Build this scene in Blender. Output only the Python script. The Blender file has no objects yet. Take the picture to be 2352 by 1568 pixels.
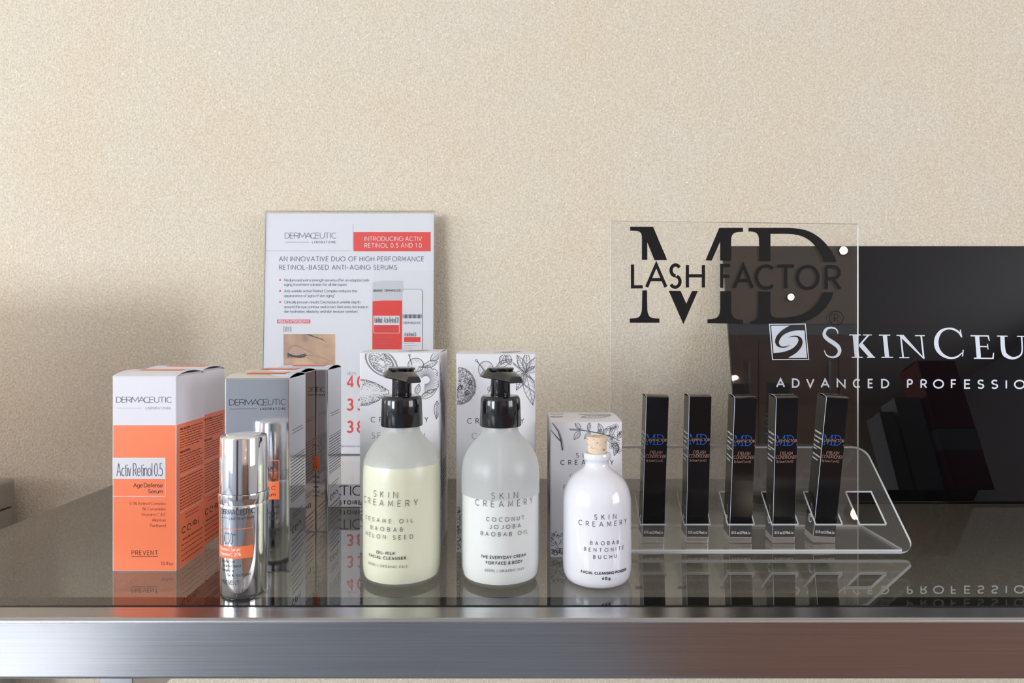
import bpy, bmesh, math, random
from mathutils import Vector, Matrix
from mathutils.geometry import tessellate_polygon

sc = bpy.context.scene
C = sc.collection
R = math.radians
random.seed(7)

# ------------------------------------------------------------------ camera
F, CX, CY, CH = 1568.0, 1185.0, 745.0, 0.195     # focal length / principal point in px of the 2352x1568 frame, camera height over shelf
cam = bpy.data.cameras.new('camera')
cam.sensor_fit = 'HORIZONTAL'; cam.sensor_width = 36.0; cam.lens = 36.0 * F / 2352.0
cam.shift_x = (1176.0 - CX) / 2352.0
cam.shift_y = (CY - 784.0) / 2352.0
cam.clip_start = 0.01; cam.clip_end = 60
camo = bpy.data.objects.new('camera', cam); C.objects.link(camo)
camo.location = (0, 0, CH); camo.rotation_euler = (R(90), 0, 0)
sc.camera = camo
sc.view_settings.view_transform = 'Standard'
sc.view_settings.look = 'None'
sc.view_settings.exposure = -0.22
sc.view_settings.gamma = 1.0
sc.view_settings.use_curve_mapping = False
try:
    sc.cycles.use_denoising = True
    sc.cycles.max_bounces = 10; sc.cycles.transparent_max_bounces = 24
    sc.cycles.sample_clamp_indirect = 6.0
    sc.cycles.blur_glossy = 0.3
except Exception:
    pass

# ------------------------------------------------------------------ world and window light
w = bpy.data.worlds.new('world'); sc.world = w; w.use_nodes = True
w.node_tree.nodes['Background'].inputs[0].default_value = (0.55, 0.7, 1.0, 1)
w.node_tree.nodes['Background'].inputs[1].default_value = 1.0
RX0, RX1, RY0, RY1, RZ0, RZ1 = -5.3, 3.4, -3.8, 0.868, -1.0, 1.75
def area(name, loc, rot, sx, sy, power, col):
    l = bpy.data.lights.new(name, 'AREA'); l.shape = 'RECTANGLE'; l.size = sx; l.size_y = sy
    l.energy = power; l.color = col
    o = bpy.data.objects.new(name, l); C.objects.link(o); o.location = loc; o.rotation_euler = rot
    return o
WIN1 = (-5.0, -2.85, -0.3, 1.62)     # x0 x1 z0 z1 opening in the wall behind the camera
WIN2 = (-2.6, -0.6, 0.1, 1.6)        # y0 y1 z0 z1 opening in the left side wall
area('window_daylight', ((WIN1[0]+WIN1[1])/2, RY0-0.05, (WIN1[2]+WIN1[3])/2), (R(90), 0, 0), WIN1[1]-WIN1[0], WIN1[3]-WIN1[2], 285, (0.93, 0.96, 1.0))
area('side_window_daylight', (RX0-0.05, (WIN2[0]+WIN2[1])/2, (WIN2[2]+WIN2[3])/2), (R(90), 0, R(-90)), WIN2[1]-WIN2[0], WIN2[3]-WIN2[2], 120, (0.97, 0.97, 1.0))

WIN3 = (-2.4, -0.4, 0.0, 1.5)         # y0 y1 z0 z1 opening in the right side wall
area('right_window_daylight', (RX1+0.05, (WIN3[0]+WIN3[1])/2, (WIN3[2]+WIN3[3])/2), (R(90), 0, R(90)), WIN3[1]-WIN3[0], WIN3[3]-WIN3[2], 82, (0.93, 0.93, 1.0))

# ------------------------------------------------------------------ materials
def s2l(c):
    return tuple(((v/255.0)/12.92 if v/255.0 <= 0.04045 else ((v/255.0+0.055)/1.055)**2.4) for v in c) + (1.0,)
MATS = {}
def mat(name, col=(0.8, 0.8, 0.8), rough=0.5, metal=0.0, spec=0.5, coat=0.0, **kw):
    if name in MATS: return MATS[name]
    m = bpy.data.materials.new(name); m.use_nodes = True
    b = m.node_tree.nodes['Principled BSDF']
    b.inputs['Base Color'].default_value = tuple(col[:3]) + (1,)
    b.inputs['Roughness'].default_value = rough
    b.inputs['Metallic'].default_value = metal
    b.inputs['Specular IOR Level'].default_value = spec
    b.inputs['Coat Weight'].default_value = coat
    b.inputs['Coat Roughness'].default_value = 0.05
    for k, v in kw.items(): b.inputs[k].default_value = v
    MATS[name] = m
    return m
def nd(m, t, **kw):
    n = m.node_tree.nodes.new(t)
    for k, v in kw.items(): setattr(n, k, v)
    return n
def lk(m, a, b): m.node_tree.links.new(a, b)

def plaster():
    m = mat('sand_plaster', (0.55, 0.47, 0.36), 0.8, spec=0.3)
    b = m.node_tree.nodes['Principled BSDF']
    tc = nd(m, 'ShaderNodeTexCoord')
    n1 = nd(m, 'ShaderNodeTexNoise'); n1.inputs['Scale'].default_value = 400; n1.inputs['Detail'].default_value = 3; n1.inputs['Roughness'].default_value = 0.55
    n2 = nd(m, 'ShaderNodeTexNoise'); n2.inputs['Scale'].default_value = 8; n2.inputs['Detail'].default_value = 2
    n3 = nd(m, 'ShaderNodeTexVoronoi'); n3.inputs['Scale'].default_value = 170; n3.feature = 'F1'
    for n in (n1, n2, n3): lk(m, tc.outputs['Object'], n.inputs['Vector'])
    cr = nd(m, 'ShaderNodeValToRGB')
    cr.color_ramp.elements[0].position = 0.3; cr.color_ramp.elements[0].color = (0.62, 0.545, 0.42, 1)
    cr.color_ramp.elements[1].position = 0.72; cr.color_ramp.elements[1].color = (0.82, 0.755, 0.635, 1)
    lk(m, n1.outputs['Fac'], cr.inputs['Fac'])
    # broad patches a little warmer
    mx = nd(m, 'ShaderNodeMix', data_type='RGBA'); mx.blend_type = 'MULTIPLY'
    cr2 = nd(m, 'ShaderNodeValToRGB')
    cr2.color_ramp.elements[0].position = 0.35; cr2.color_ramp.elements[0].color = (1.0, 0.975, 0.93, 1)
    cr2.color_ramp.elements[1].position = 0.65; cr2.color_ramp.elements[1].color = (1, 1, 1, 1)
    lk(m, n2.outputs['Fac'], cr2.inputs['Fac'])
    mx.inputs['Factor'].default_value = 1.0
    lk(m, cr.outputs['Color'], mx.inputs['A']); lk(m, cr2.outputs['Color'], mx.inputs['B'])
    # sparkle painted into the colour as pale flecks: few voronoi cells, tiny cores
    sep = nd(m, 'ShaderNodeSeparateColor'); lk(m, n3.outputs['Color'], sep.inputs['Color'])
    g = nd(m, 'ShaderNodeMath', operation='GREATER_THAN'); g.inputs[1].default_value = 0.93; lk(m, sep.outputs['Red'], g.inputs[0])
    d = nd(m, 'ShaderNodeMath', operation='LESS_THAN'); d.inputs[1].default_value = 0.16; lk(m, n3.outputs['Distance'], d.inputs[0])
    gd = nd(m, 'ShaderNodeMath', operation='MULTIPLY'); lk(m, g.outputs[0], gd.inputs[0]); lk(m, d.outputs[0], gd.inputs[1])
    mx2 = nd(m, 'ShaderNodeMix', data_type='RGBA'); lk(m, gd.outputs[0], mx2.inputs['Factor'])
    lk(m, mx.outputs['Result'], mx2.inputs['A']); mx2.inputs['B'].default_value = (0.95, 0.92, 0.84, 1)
    lk(m, mx2.outputs['Result'], b.inputs['Base Color'])
    bp = nd(m, 'ShaderNodeBump'); bp.inputs['Strength'].default_value = 0.6; bp.inputs['Distance'].default_value = 0.0020
    lk(m, n1.outputs['Fac'], bp.inputs['Height']); lk(m, bp.outputs['Normal'], b.inputs['Normal'])
    return m
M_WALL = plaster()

def noise_rough(m, lo, hi, scale):
    b = m.node_tree.nodes['Principled BSDF']
    tc = nd(m, 'ShaderNodeTexCoord'); n = nd(m, 'ShaderNodeTexNoise'); n.inputs['Scale'].default_value = scale; n.inputs['Detail'].default_value = 4
    lk(m, tc.outputs['Object'], n.inputs['Vector'])
    mr = nd(m, 'ShaderNodeMapRange'); mr.inputs['To Min'].default_value = lo; mr.inputs['To Max'].default_value = hi
    lk(m, n.outputs['Fac'], mr.inputs['Value']); lk(m, mr.outputs['Result'], b.inputs['Roughness'])
    return m
def brushed():
    m = mat('brushed_steel', (0.43, 0.43, 0.44), 0.3, 1.0)
    b = m.node_tree.nodes['Principled BSDF']
    tc = nd(m, 'ShaderNodeTexCoord'); mp = nd(m, 'ShaderNodeMapping'); mp.inputs['Scale'].default_value = (9, 1200, 2600)
    n = nd(m, 'ShaderNodeTexNoise'); n.inputs['Scale'].default_value = 1.0; n.inputs['Detail'].default_value = 4
    lk(m, tc.outputs['Object'], mp.inputs['Vector']); lk(m, mp.outputs['Vector'], n.inputs['Vector'])
    mr = nd(m, 'ShaderNodeMapRange'); mr.inputs['To Min'].default_value = 0.17; mr.inputs['To Max'].default_value = 0.28
    lk(m, n.outputs['Fac'], mr.inputs['Value']); lk(m, mr.outputs['Result'], b.inputs['Roughness'])
    cr = nd(m, 'ShaderNodeValToRGB'); cr.color_ramp.elements[0].position = .3; cr.color_ramp.elements[0].color = (.44, .44, .45, 1); cr.color_ramp.elements[1].position = .7; cr.color_ramp.elements[1].color = (.54, .54, .55, 1)
    lk(m, n.outputs['Fac'], cr.inputs['Fac']); lk(m, cr.outputs['Color'], b.inputs['Base Color'])
    bp = nd(m, 'ShaderNodeBump'); bp.inputs['Strength'].default_value = 0.05; bp.inputs['Distance'].default_value = 0.0002
    lk(m, n.outputs['Fac'], bp.inputs['Height']); lk(m, bp.outputs['Normal'], b.inputs['Normal'])
    return m
M_STEEL = brushed()

def clear_sheet(name, tint, ior, rough=0.0):
    """thin clear sheet: Fresnel reflection over straight transmission (lets light through)"""
    m = bpy.data.materials.new(name); m.use_nodes = True; nt = m.node_tree; nt.nodes.clear()
    out = nd(m, 'ShaderNodeOutputMaterial'); mix = nd(m, 'ShaderNodeMixShader')
    tr = nd(m, 'ShaderNodeBsdfTransparent'); tr.inputs[0].default_value = tuple(tint) + (1,)
    gl = nd(m, 'ShaderNodeBsdfGlossy'); gl.inputs['Roughness'].default_value = rough; gl.inputs[0].default_value = (1, 1, 1, 1)
    fr = nd(m, 'ShaderNodeFresnel'); ge = nd(m, 'ShaderNodeNewGeometry')
    mr = nd(m, 'ShaderNodeMapRange'); mr.inputs['To Min'].default_value = ior; mr.inputs['To Max'].default_value = 1.0/ior
    lk(m, ge.outputs['Backfacing'], mr.inputs['Value']); lk(m, mr.outputs['Result'], fr.inputs['IOR'])
    lk(m, fr.outputs[0], mix.inputs[0]); lk(m, tr.outputs[0], mix.inputs[1]); lk(m, gl.outputs[0], mix.inputs[2])
    lk(m, mix.outputs[0], out.inputs['Surface'])
    MATS[name] = m
    return m
M_GLASS = clear_sheet('tinted_shelf_glass', (0.53, 0.535, 0.515), 1.92)
M_ACRYL = clear_sheet('clear_acrylic', (0.97, 0.975, 0.975), 1.49)
M_ACEDGE = mat('acrylic_edge', (0.80, 0.82, 0.82), 0.25, spec=0.5)
M_GASKET = mat('black_gasket', (0.012, 0.012, 0.012), 0.4)

def frosted(name, a_transp, col):
    m = bpy.data.materials.new(name); m.use_nodes = True; nt = m.node_tree; nt.nodes.clear()
    out = nd(m, 'ShaderNodeOutputMaterial')
    tr = nd(m, 'ShaderNodeBsdfTransparent'); tr.inputs[0].default_value = (0.97, 0.98, 0.97, 1)
    df = nd(m, 'ShaderNodeBsdfDiffuse'); df.inputs[0].default_value = tuple(col) + (1,)
    tl = nd(m, 'ShaderNodeBsdfTranslucent'); tl.inputs[0].default_value = tuple(col) + (1,)
    m1 = nd(m, 'ShaderNodeMixShader'); m1.inputs[0].default_value = 0.5
    lk(m, df.outputs[0], m1.inputs[1]); lk(m, tl.outputs[0], m1.inputs[2])
    m2 = nd(m, 'ShaderNodeMixShader'); m2.inputs[0].default_value = a_transp
    lk(m, m1.outputs[0], m2.inputs[1]); lk(m, tr.outputs[0], m2.inputs[2])
    gl = nd(m, 'ShaderNodeBsdfGlossy'); gl.inputs['Roughness'].default_value = 0.32
    lw = nd(m, 'ShaderNodeLayerWeight'); lw.inputs[0].default_value = 0.25
    mr = nd(m, 'ShaderNodeMapRange'); mr.inputs['To Min'].default_value = 0.03; mr.inputs['To Max'].default_value = 0.35
    lk(m, lw.outputs['Fresnel'], mr.inputs['Value'])
    m3 = nd(m, 'ShaderNodeMixShader'); lk(m, mr.outputs['Result'], m3.inputs[0])
    lk(m, m2.outputs[0], m3.inputs[1]); lk(m, gl.outputs[0], m3.inputs[2])
    lk(m, m3.outputs[0], out.inputs['Surface'])
    return m
M_FROST = frosted('frosted_glass', 0.25, (0.80, 0.82, 0.81))
M_FROSTWET = frosted('frosted_glass_wet', 0.85, (0.85, 0.86, 0.84))

M_WHITE = mat('white_carton', (0.72, 0.72, 0.765), 0.35, spec=0.4)
M_ORANGE = mat('orange_carton', (0.95, 0.215, 0.082), 0.36, spec=0.4)
M_INNER = mat('carton_inside', (0.62, 0.58, 0.66), 0.6)
M_SILVER = noise_rough(mat('silver_foil_card', (0.74, 0.75, 0.77), 0.14, 1.0), 0.06, 0.12, 60)
M_CHROME = mat('chrome_plastic', (0.86, 0.86, 0.87), 0.045, 1.0)
M_CREAMBOX = mat('matt_white_carton', (0.77, 0.77, 0.79), 0.5, spec=0.3)
M_BLACKPL = mat('black_plastic', (0.008, 0.008, 0.010), 0.12, coat=0.4)
M_BLACKBOX = mat('black_glossy_carton', (0.005, 0.005, 0.006), 0.13, spec=0.42)
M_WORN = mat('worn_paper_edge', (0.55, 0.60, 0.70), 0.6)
M_FOIL = mat('silver_foil_band', (0.72, 0.73, 0.75), 0.22, 1.0)
M_SIGN = mat('black_gloss_acrylic', (0.004, 0.004, 0.005), 0.02, spec=0.34)
M_PORC = mat('white_glazed_glass', (0.80, 0.80, 0.84), 0.14, coat=0.5)
M_PAPER = mat('white_poster_paper', (0.84, 0.85, 0.89), 0.5, spec=0.3)
M_WPLAST = mat('white_gloss_plastic', (0.78, 0.78, 0.80), 0.12, spec=0.5)
M_CREAM_Y = mat('oil_milk', (0.88, 0.87, 0.67), 0.35, **{'Subsurface Weight': 0.0})
M_CREAM_W = mat('white_cream', (0.86, 0.87, 0.85), 0.4)
M_INK = mat('black_ink', (0.018, 0.018, 0.022), 0.5)
M_INKSOFT = mat('soft_black_ink', (0.10, 0.10, 0.115), 0.6)
M_SLATE = mat('slate_ink', (0.10, 0.11, 0.16), 0.5)
M_GREYINK = mat('grey_ink', (0.17, 0.18, 0.22), 0.6)
M_LGREY = mat('light_grey_ink', (0.42, 0.43, 0.46), 0.6)
M_RUST = mat('rust_ink', (0.30, 0.06, 0.025), 0.5)
M_DKRED = mat('dark_brown_ink', (0.055, 0.02, 0.014), 0.5)
M_WINK = mat('white_ink', (0.85, 0.85, 0.88), 0.5)
M_RED = mat('poster_red', (0.86, 0.075, 0.06), 0.5)
M_PINK = mat('poster_pink_red', (0.86, 0.12, 0.16), 0.5)
M_BLUE = mat('metallic_blue_ink', (0.015, 0.12, 0.62), 0.3, 0.3)
M_COPPER = mat('copper_ink', (0.40, 0.24, 0.19), 0.35, 0.3)
M_SIGNWHITE = mat('white_sign_letters', (0.74, 0.80, 0.88), 0.4)
M_LOGOBLACK = mat('black_vinyl', (0.010, 0.0095, 0.010), 0.5, spec=0.2)

def cork():
    m = mat('cork', (0.62, 0.47, 0.33), 0.8, spec=0.2)
    b = m.node_tree.nodes['Principled BSDF']; tc = nd(m, 'ShaderNodeTexCoord')
    n = nd(m, 'ShaderNodeTexVoronoi'); n.inputs['Scale'].default_value = 620; n2 = nd(m, 'ShaderNodeTexNoise'); n2.inputs['Scale'].default_value = 330
    mp = nd(m, 'ShaderNodeMapping'); mp.inputs['Scale'].default_value = (1, 1, 1.9); lk(m, tc.outputs['Object'], mp.inputs['Vector'])
    lk(m, mp.outputs['Vector'], n2.inputs['Vector']); lk(m, tc.outputs['Object'], n.inputs['Vector'])
    cr = nd(m, 'ShaderNodeValToRGB'); e = cr.color_ramp.elements
    e[0].position = 0.27; e[0].color = (0.17, 0.09, 0.045, 1); e[1].position = 0.40; e[1].color = (0.72, 0.56, 0.41, 1)
    e3 = cr.color_ramp.elements.new(0.8); e3.color = (0.84, 0.70, 0.54, 1)
    lk(m, n2.outputs['Fac'], cr.inputs['Fac']); lk(m, cr.outputs['Color'], b.inputs['Base Color'])
    bp = nd(m, 'ShaderNodeBump'); bp.inputs['Strength'].default_value = 0.5; bp.inputs['Distance'].default_value = 0.0005
    lk(m, n2.outputs['Fac'], bp.inputs['Height']); lk(m, bp.outputs['Normal'], b.inputs['Normal'])
    return m
M_CORK = cork()

# ------------------------------------------------------------------ objects helpers
def link(o, parent=None):
    C.objects.link(o)
    if parent is not None: o.parent = parent
    return o
def thing(name, label, cat, loc=(0, 0, 0), rot=(0, 0, 0), group=None):
    o = bpy.data.objects.new(name, None); o.empty_display_size = 0.02
    link(o); o.location = loc; o.rotation_euler = rot
    o['label'] = label; o['category'] = cat
    if group: o['group'] = group
    return o
def struct(o):
    o['kind'] = 'structure'; return o

class MB:
    def __init__(s): s.v = []; s.f = []; s.m = []
    def add(s, verts, faces, mi=0):
        k = len(s.v); s.v += [tuple(p) for p in verts]
        for f in faces: s.f.append([i+k for i in f]); s.m.append(mi)
        return s
    def box(s, x0, x1, y0, y1, z0, z1, mi=0):
        v = [(x, y, z) for z in (z0, z1) for y in (y0, y1) for x in (x0, x1)]
        return s.add(v, [(0, 2, 3, 1), (4, 5, 7, 6), (0, 1, 5, 4), (2, 6, 7, 3), (0, 4, 6, 2), (1, 3, 7, 5)], mi)
    def lathe(s, prof, n=72, mi=0, cx=0, cy=0):
        k = len(s.v)
        for r, z in prof:
            for i in range(n):
                a = 2*math.pi*i/n; s.v.append((cx + r*math.sin(a), cy - r*math.cos(a), z))
        for j in range(len(prof)-1):
            mj = mi(j) if callable(mi) else mi
            for i in range(n):
                i2 = (i+1) % n
                s.f.append([k+j*n+i, k+j*n+i2, k+(j+1)*n+i2, k+(j+1)*n+i]); s.m.append(mj)
        m0 = mi(0) if callable(mi) else mi; m1 = mi(len(prof)-2) if callable(mi) else mi
        s.f.append([k+i for i in range(n)][::-1]); s.m.append(m0)
        s.f.append([k+(len(prof)-1)*n+i for i in range(n)]); s.m.append(m1)
        return s
    def build(s, name, mats, parent=None, smooth=None, bevel=0, loc=None, seg=2):
        me = bpy.data.meshes.new(name); me.from_pydata(s.v, [], s.f)
        if not isinstance(mats, (list, tuple)): mats = [mats]
        for m in mats: me.materials.append(m)
        for p, mi in zip(me.polygons, s.m): p.material_index = mi
        bm = bmesh.new(); bm.from_mesh(me)
        bmesh.ops.remove_doubles(bm, verts=bm.verts, dist=1e-7)
        if bevel:
            bmesh.ops.bevel(bm, geom=[e for e in bm.edges if len(e.link_faces) == 2 and e.calc_face_angle(0) > 0.5], offset=bevel, segments=seg, affect='EDGES', profile=0.5)
        bmesh.ops.recalc_face_normals(bm, faces=bm.faces)
        bm.to_mesh(me); bm.free()
        if smooth is not None:
            for p in me.polygons: p.use_smooth = True
            me.set_sharp_from_angle(angle=R(smooth))
        o = bpy.data.objects.new(name, me); link(o, parent)
        if loc: o.location = loc
        return o

# flat outlines -> thick plate. map3(u,v,w) : w goes through the thickness
def plate(outer, holes, th, map3, mb=None, me_face=0, me_edge=1):
    mb = mb or MB()
    loops = [outer] + list(holes)
    tris = tessellate_polygon([[Vector((p[0], p[1], 0)) for p in l] for l in loops])
    flat = [p for l in loops for p in l]; n = len(flat)
    k = len(mb.v)
    mb.v += [map3(p[0], p[1], 0) for p in flat] + [map3(p[0], p[1], th) for p in flat]
    for t in tris:
        mb.f.append([k+i for i in t]); mb.m.append(me_face)
        mb.f.append([k+n+i for i in reversed(t)]); mb.m.append(me_face)
    o = 0
    for l in loops:
        c = len(l)
        for i in range(c):
            a, b = o+i, o+(i+1) % c
            mb.f.append([k+a, k+b, k+n+b, k+n+a]); mb.m.append(me_edge)
        o += c
    return mb

# ------------------------------------------------------------------ line font (geometric sans drawn with strokes)
def A(cx, cy, rx, ry, a0, a1, n=None):
    n = n or max(4, int(abs(a1-a0)/22))
    return [(cx+rx*math.cos(R(a0+(a1-a0)*i/n)), cy+ry*math.sin(R(a0+(a1-a0)*i/n))) for i in range(n+1)]
X = 0.64
G = {
 'A': (.76, [[(0, 0), (.38, 1), (.76, 0)], [(.13, .33), (.63, .33)]]),
 'B': (.56, [[(0, 0), (0, 1)], [(0, 1)]+A(.28, .76, .24, .24, 90, -90)+[(0, .52)], [(0, .52)]+A(.28, .26, .28, .26, 90, -90)+[(0, 0)]]),
 'C': (.84, [A(.5, .5, .5, .5, 48, 312)]),
 'D': (.76, [[(0, 0), (0, 1)]+A(.26, .5, .5, .5, 90, -90)+[(0, 0)]]),
 'E': (.5, [[(.5, 1), (0, 1), (0, 0), (.5, 0)], [(0, .52), (.45, .52)]]),
 'F': (.48, [[(.48, 1), (0, 1), (0, 0)], [(0, .52), (.43, .52)]]),
 'G': (.92, [A(.5, .5, .5, .5, 48, 360)+[(.58, .5)]]),
 'H': (.68, [[(0, 0), (0, 1)], [(.68, 0), (.68, 1)], [(0, .52), (.68, .52)]]),
 'I': (.0, [[(0, 0), (0, 1)]]),
 'J': (.42, [[(.42, 1)]+A(.2, .22, .22, .22, 0, -150)]),
 'K': (.58, [[(0, 0), (0, 1)], [(.54, 1), (0, .42)], [(.18, .6), (.58, 0)]]),
 'L': (.46, [[(0, 1), (0, 0), (.46, 0)]]),
 'M': (.84, [[(0, 0), (.08, 1), (.42, .2), (.76, 1), (.84, 0)]]),
 'N': (.7, [[(0, 0), (0, 1), (.7, 0), (.7, 1)]]),
 'O': (1.0, [A(.5, .5, .5, .5, 90, 450, 20)]),
 'P': (.54, [[(0, 0), (0, 1)], [(0, 1)]+A(.28, .73, .27, .27, 90, -90)+[(0, .46)]]),
 'Q': (1.0, [A(.5, .5, .5, .5, 90, 450, 20), [(.6, .25), (.95, -.05)]]),
 'R': (.58, [[(0, 0), (0, 1)], [(0, 1)]+A(.28, .73, .27, .27, 90, -90)+[(0, .46)], [(.28, .46), (.58, 0)]]),
 'S': (.54, [A(.28, .755, .245, .245, 30, 270)+A(.26, .255, .265, .255, 90, -150)]),
 'T': (.62, [[(0, 1), (.62, 1)], [(.31, 1), (.31, 0)]]),
 'U': (.66, [[(0, 1)]+A(.33, .33, .33, .33, 180, 360)+[(.66, 1)]]),
 'V': (.7, [[(0, 1), (.35, 0), (.7, 1)]]),
 'W': (1.1, [[(0, 1), (.28, 0), (.55, .95), (.82, 0), (1.1, 1)]]),
 'X': (.64, [[(0, 0), (.64, 1)], [(0, 1), (.64, 0)]]),
 'Y': (.66, [[(0, 1), (.33, .45), (.66, 1)], [(.33, .45), (.33, 0)]]),
 'Z': (.6, [[(0, 1), (.6, 1), (0, 0), (.6, 0)]]),
 'a': (.56, [A(.3, X/2, .28, X/2, 40, 320, 12), [(.57, X), (.57, 0)]]),
 'b': (.58, [A(.28, X/2, .3, X/2, 140, -140, 12), [(0, 1.02), (0, 0)]]),
 'c': (.5, [A(.32, X/2, .31, X/2, 50, 310)]),
 'd': (.58, [A(.3, X/2, .3, X/2, 40, 320, 12), [(.58, 1.02), (.58, 0)]]),
 'e': (.58, [[(.02, X/2), (.58, X/2)]+A(.3, X/2, .29, X/2, 0, 315, 12)]),
 'f': (.3, [A(.3, .82, .18, .2, 70, 180)+[(.12, 0)], [(0, X), (.3, X)]]),
 'g': (.58, [A(.3, X/2, .3, X/2, 40, 320, 12), [(.58, X)]+A(.3, -.1, .28, .2, 0, -150)]),
 'h': (.5, [[(0, 1.02), (0, 0)], [(0, .38)]+A(.25, X-.26, .25, .26, 180, 0)+[(.5, 0)]]),
 'i': (.0, [[(0, 0), (0, X)], [(0, .82), (0, .92)]]),
 'j': (.1, [[(.1, X), (.1, -.1)]+A(-.05, -.1, .15, .15, 0, -90), [(.1, .82), (.1, .92)]]),
 'k': (.46, [[(0, 0), (0, 1.02)], [(.42, X), (0, .26)], [(.13, .38), (.46, 0)]]),
 'l': (.0, [[(0, 0), (0, 1.02)]]),
 'm': (.84, [[(0, X), (0, 0)], [(0, .4)]+A(.21, X-.22, .21, .22, 180, 0)+[(.42, 0)], [(.42, .4)]+A(.63, X-.22, .21, .22, 180, 0)+[(.84, 0)]]),
 'n': (.5, [[(0, X), (0, 0)], [(0, .38)]+A(.25, X-.26, .25, .26, 180, 0)+[(.5, 0)]]),
 'o': (.62, [A(.31, X/2, .31, X/2, 90, 450, 14)]),
 'p': (.58, [A(.28, X/2, .3, X/2, 140, -140, 12), [(0, X), (0, -.3)]]),
 'q': (.58, [A(.3, X/2, .3, X/2, 40, 320, 12), [(.58, X), (.58, -.3)]]),
 'r': (.3, [[(0, X), (0, 0)], [(0, .36)]+A(.25, X-.24, .25, .24, 180, 70)]),
 's': (.38, [A(.2, X*.76, .17, X*.24, 30, 270)+A(.19, X*.26, .19, X*.26, 90, -150)]),
 't': (.3, [[(.13, .9)]+A(.3, .15, .17, .15, 180, 280), [(0, X), (.3, X)]]),
 'u': (.5, [[(0, X)]+A(.25, .26, .25, .26, 180, 360)+[(.5, X)], [(.5, X), (.5, 0)]]),
 'v': (.48, [[(0, X), (.24, 0), (.48, X)]]),
 'w': (.78, [[(0, X), (.2, 0), (.39, X), (.58, 0), (.78, X)]]),
 'x': (.46, [[(0, 0), (.46, X)], [(0, X), (.46, 0)]]),
 'y': (.48, [[(0, X), (.25, 0)], [(.48, X), (.12, -.3)]]),
 'z': (.42, [[(0, X), (.42, X), (0, 0), (.42, 0)]]),
 '0': (.6, [A(.3, .5, .3, .5, 90, 450, 18)]),
 '1': (.2, [[(0, .8), (.2, 1), (.2, 0)]]),
 '2': (.54, [A(.27, .73, .26, .27, 165, -35)+[(0, 0), (.56, 0)]]),
 '3': (.54, [A(.26, .76, .24, .24, 150, -90)+[(.22, .52)], [(.26, .52)]+A(.26, .26, .28, .26, 90, -150)]),
 '4': (.62, [[(.46, 0), (.46, 1), (0, .26)], [(0, .26), (.64, .26)]]),
 '5': (.52, [[(.48, 1), (.1, 1), (.05, .56)]+A(.25, .32, .28, .32, 110, -140)]),
 '8': (.56, [A(.28, .76, .23, .24, -90, 270, 14), A(.28, .26, .28, .26, 90, 450, 14)]),
 '9': (.56, [A(.28, .7, .27, .3, -60, 300, 14), [(.53, .6), (.25, 0)]]),
 '.': (.08, [[(.04, 0), (.04, .11)]]), ',': (.05, [[(.05, .08), (0, -.12)]]), "'": (.0, [[(0, .78), (0, 1)]]),
 '-': (.34, [[(0, .38), (.34, .38)]]), '|': (.0, [[(0, -.1), (0, 1.05)]]), ':': (.0, [[(0, 0), (0, .1)], [(0, .5), (0, .6)]]),
 '%': (.8, [A(.17, .78, .17, .22, 0, 360, 10), A(.63, .22, .17, .22, 0, 360, 10), [(.66, 1), (.14, 0)]]),
 '&': (.66, [[(.66, 0), (.16, .62)]+A(.32, .8, .17, .2, 200, -20)+[(.1, .4)]+A(.27, .22, .25, .22, 140, 320)+[(.64, .45)]]),
 '*': (.24, [[(.12, .7), (.12, 1)], [(0, .77), (.24, .93)], [(0, .93), (.24, .77)]]),
 '(': (.2, [A(.3, .45, .3, .62, 120, 240)]), ')': (.2, [A(-.1, .45, .3, .62, 60, -60)]),
 '@': (.5, [A(.25, .75, .25, .25, 0, 360, 12)]),
}
SIDE = .17
def glyph_layout(s, tr=0.0):
    """list of (char, x) and total width in units of cap height"""
    x = 0; out = []
    for i, ch in enumerate(s):
        if ch == ' ': x += .30 + tr; continue
        wd = G[ch][0]; x += SIDE/2; out.append((ch, x)); x += wd + SIDE/2 + tr
    return out, x - tr

def ribbon(pts, hw, closed=False):
    """outline quads of a polyline; hw number or list of half widths. returns verts, faces"""
    p = [pts[0]]
    hs = [hw] * len(pts) if not isinstance(hw, (list, tuple)) else list(hw)
    h = [hs[0]]
    for q, k in zip(pts[1:], hs[1:]):
        if math.hypot(q[0]-p[-1][0], q[1]-p[-1][1]) > 1e-9: p.append(q); h.append(k)
    if closed and math.hypot(p[0][0]-p[-1][0], p[0][1]-p[-1][1]) < 1e-9: p.pop(); h.pop()
    n = len(p)
    if n < 2: return [], []
    V = []
    for i in range(n):
        a = p[i-1] if (i > 0 or closed) else None
        b = p[(i+1) % n] if (i < n-1 or closed) else None
        d1 = d2 = None
        if a: L = math.hypot(p[i][0]-a[0], p[i][1]-a[1]) or 1; d1 = ((p[i][0]-a[0])/L, (p[i][1]-a[1])/L)
        if b: L = math.hypot(b[0]-p[i][0], b[1]-p[i][1]) or 1; d2 = ((b[0]-p[i][0])/L, (b[1]-p[i][1])/L)
        d1 = d1 or d2; d2 = d2 or d1
        nx, ny = -(d1[1]+d2[1]), d1[0]+d2[0]; L = math.hypot(nx, ny)
        if L < 0.35: nx, ny, k = -d1[1], d1[0], 1.0
        else:
            nx /= L; ny /= L; k = 1/max(0.42, (nx*-d1[1]+ny*d1[0]))
        V += [(p[i][0]+nx*h[i]*k, p[i][1]+ny*h[i]*k), (p[i][0]-nx*h[i]*k, p[i][1]-ny*h[i]*k)]
    Fc = [(2*i, 2*i+1, 2*i+3, 2*i+2) for i in range(n-1)]
    if closed: Fc.append((2*n-2, 2*n-1, 1, 0))
    return V, Fc

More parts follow.
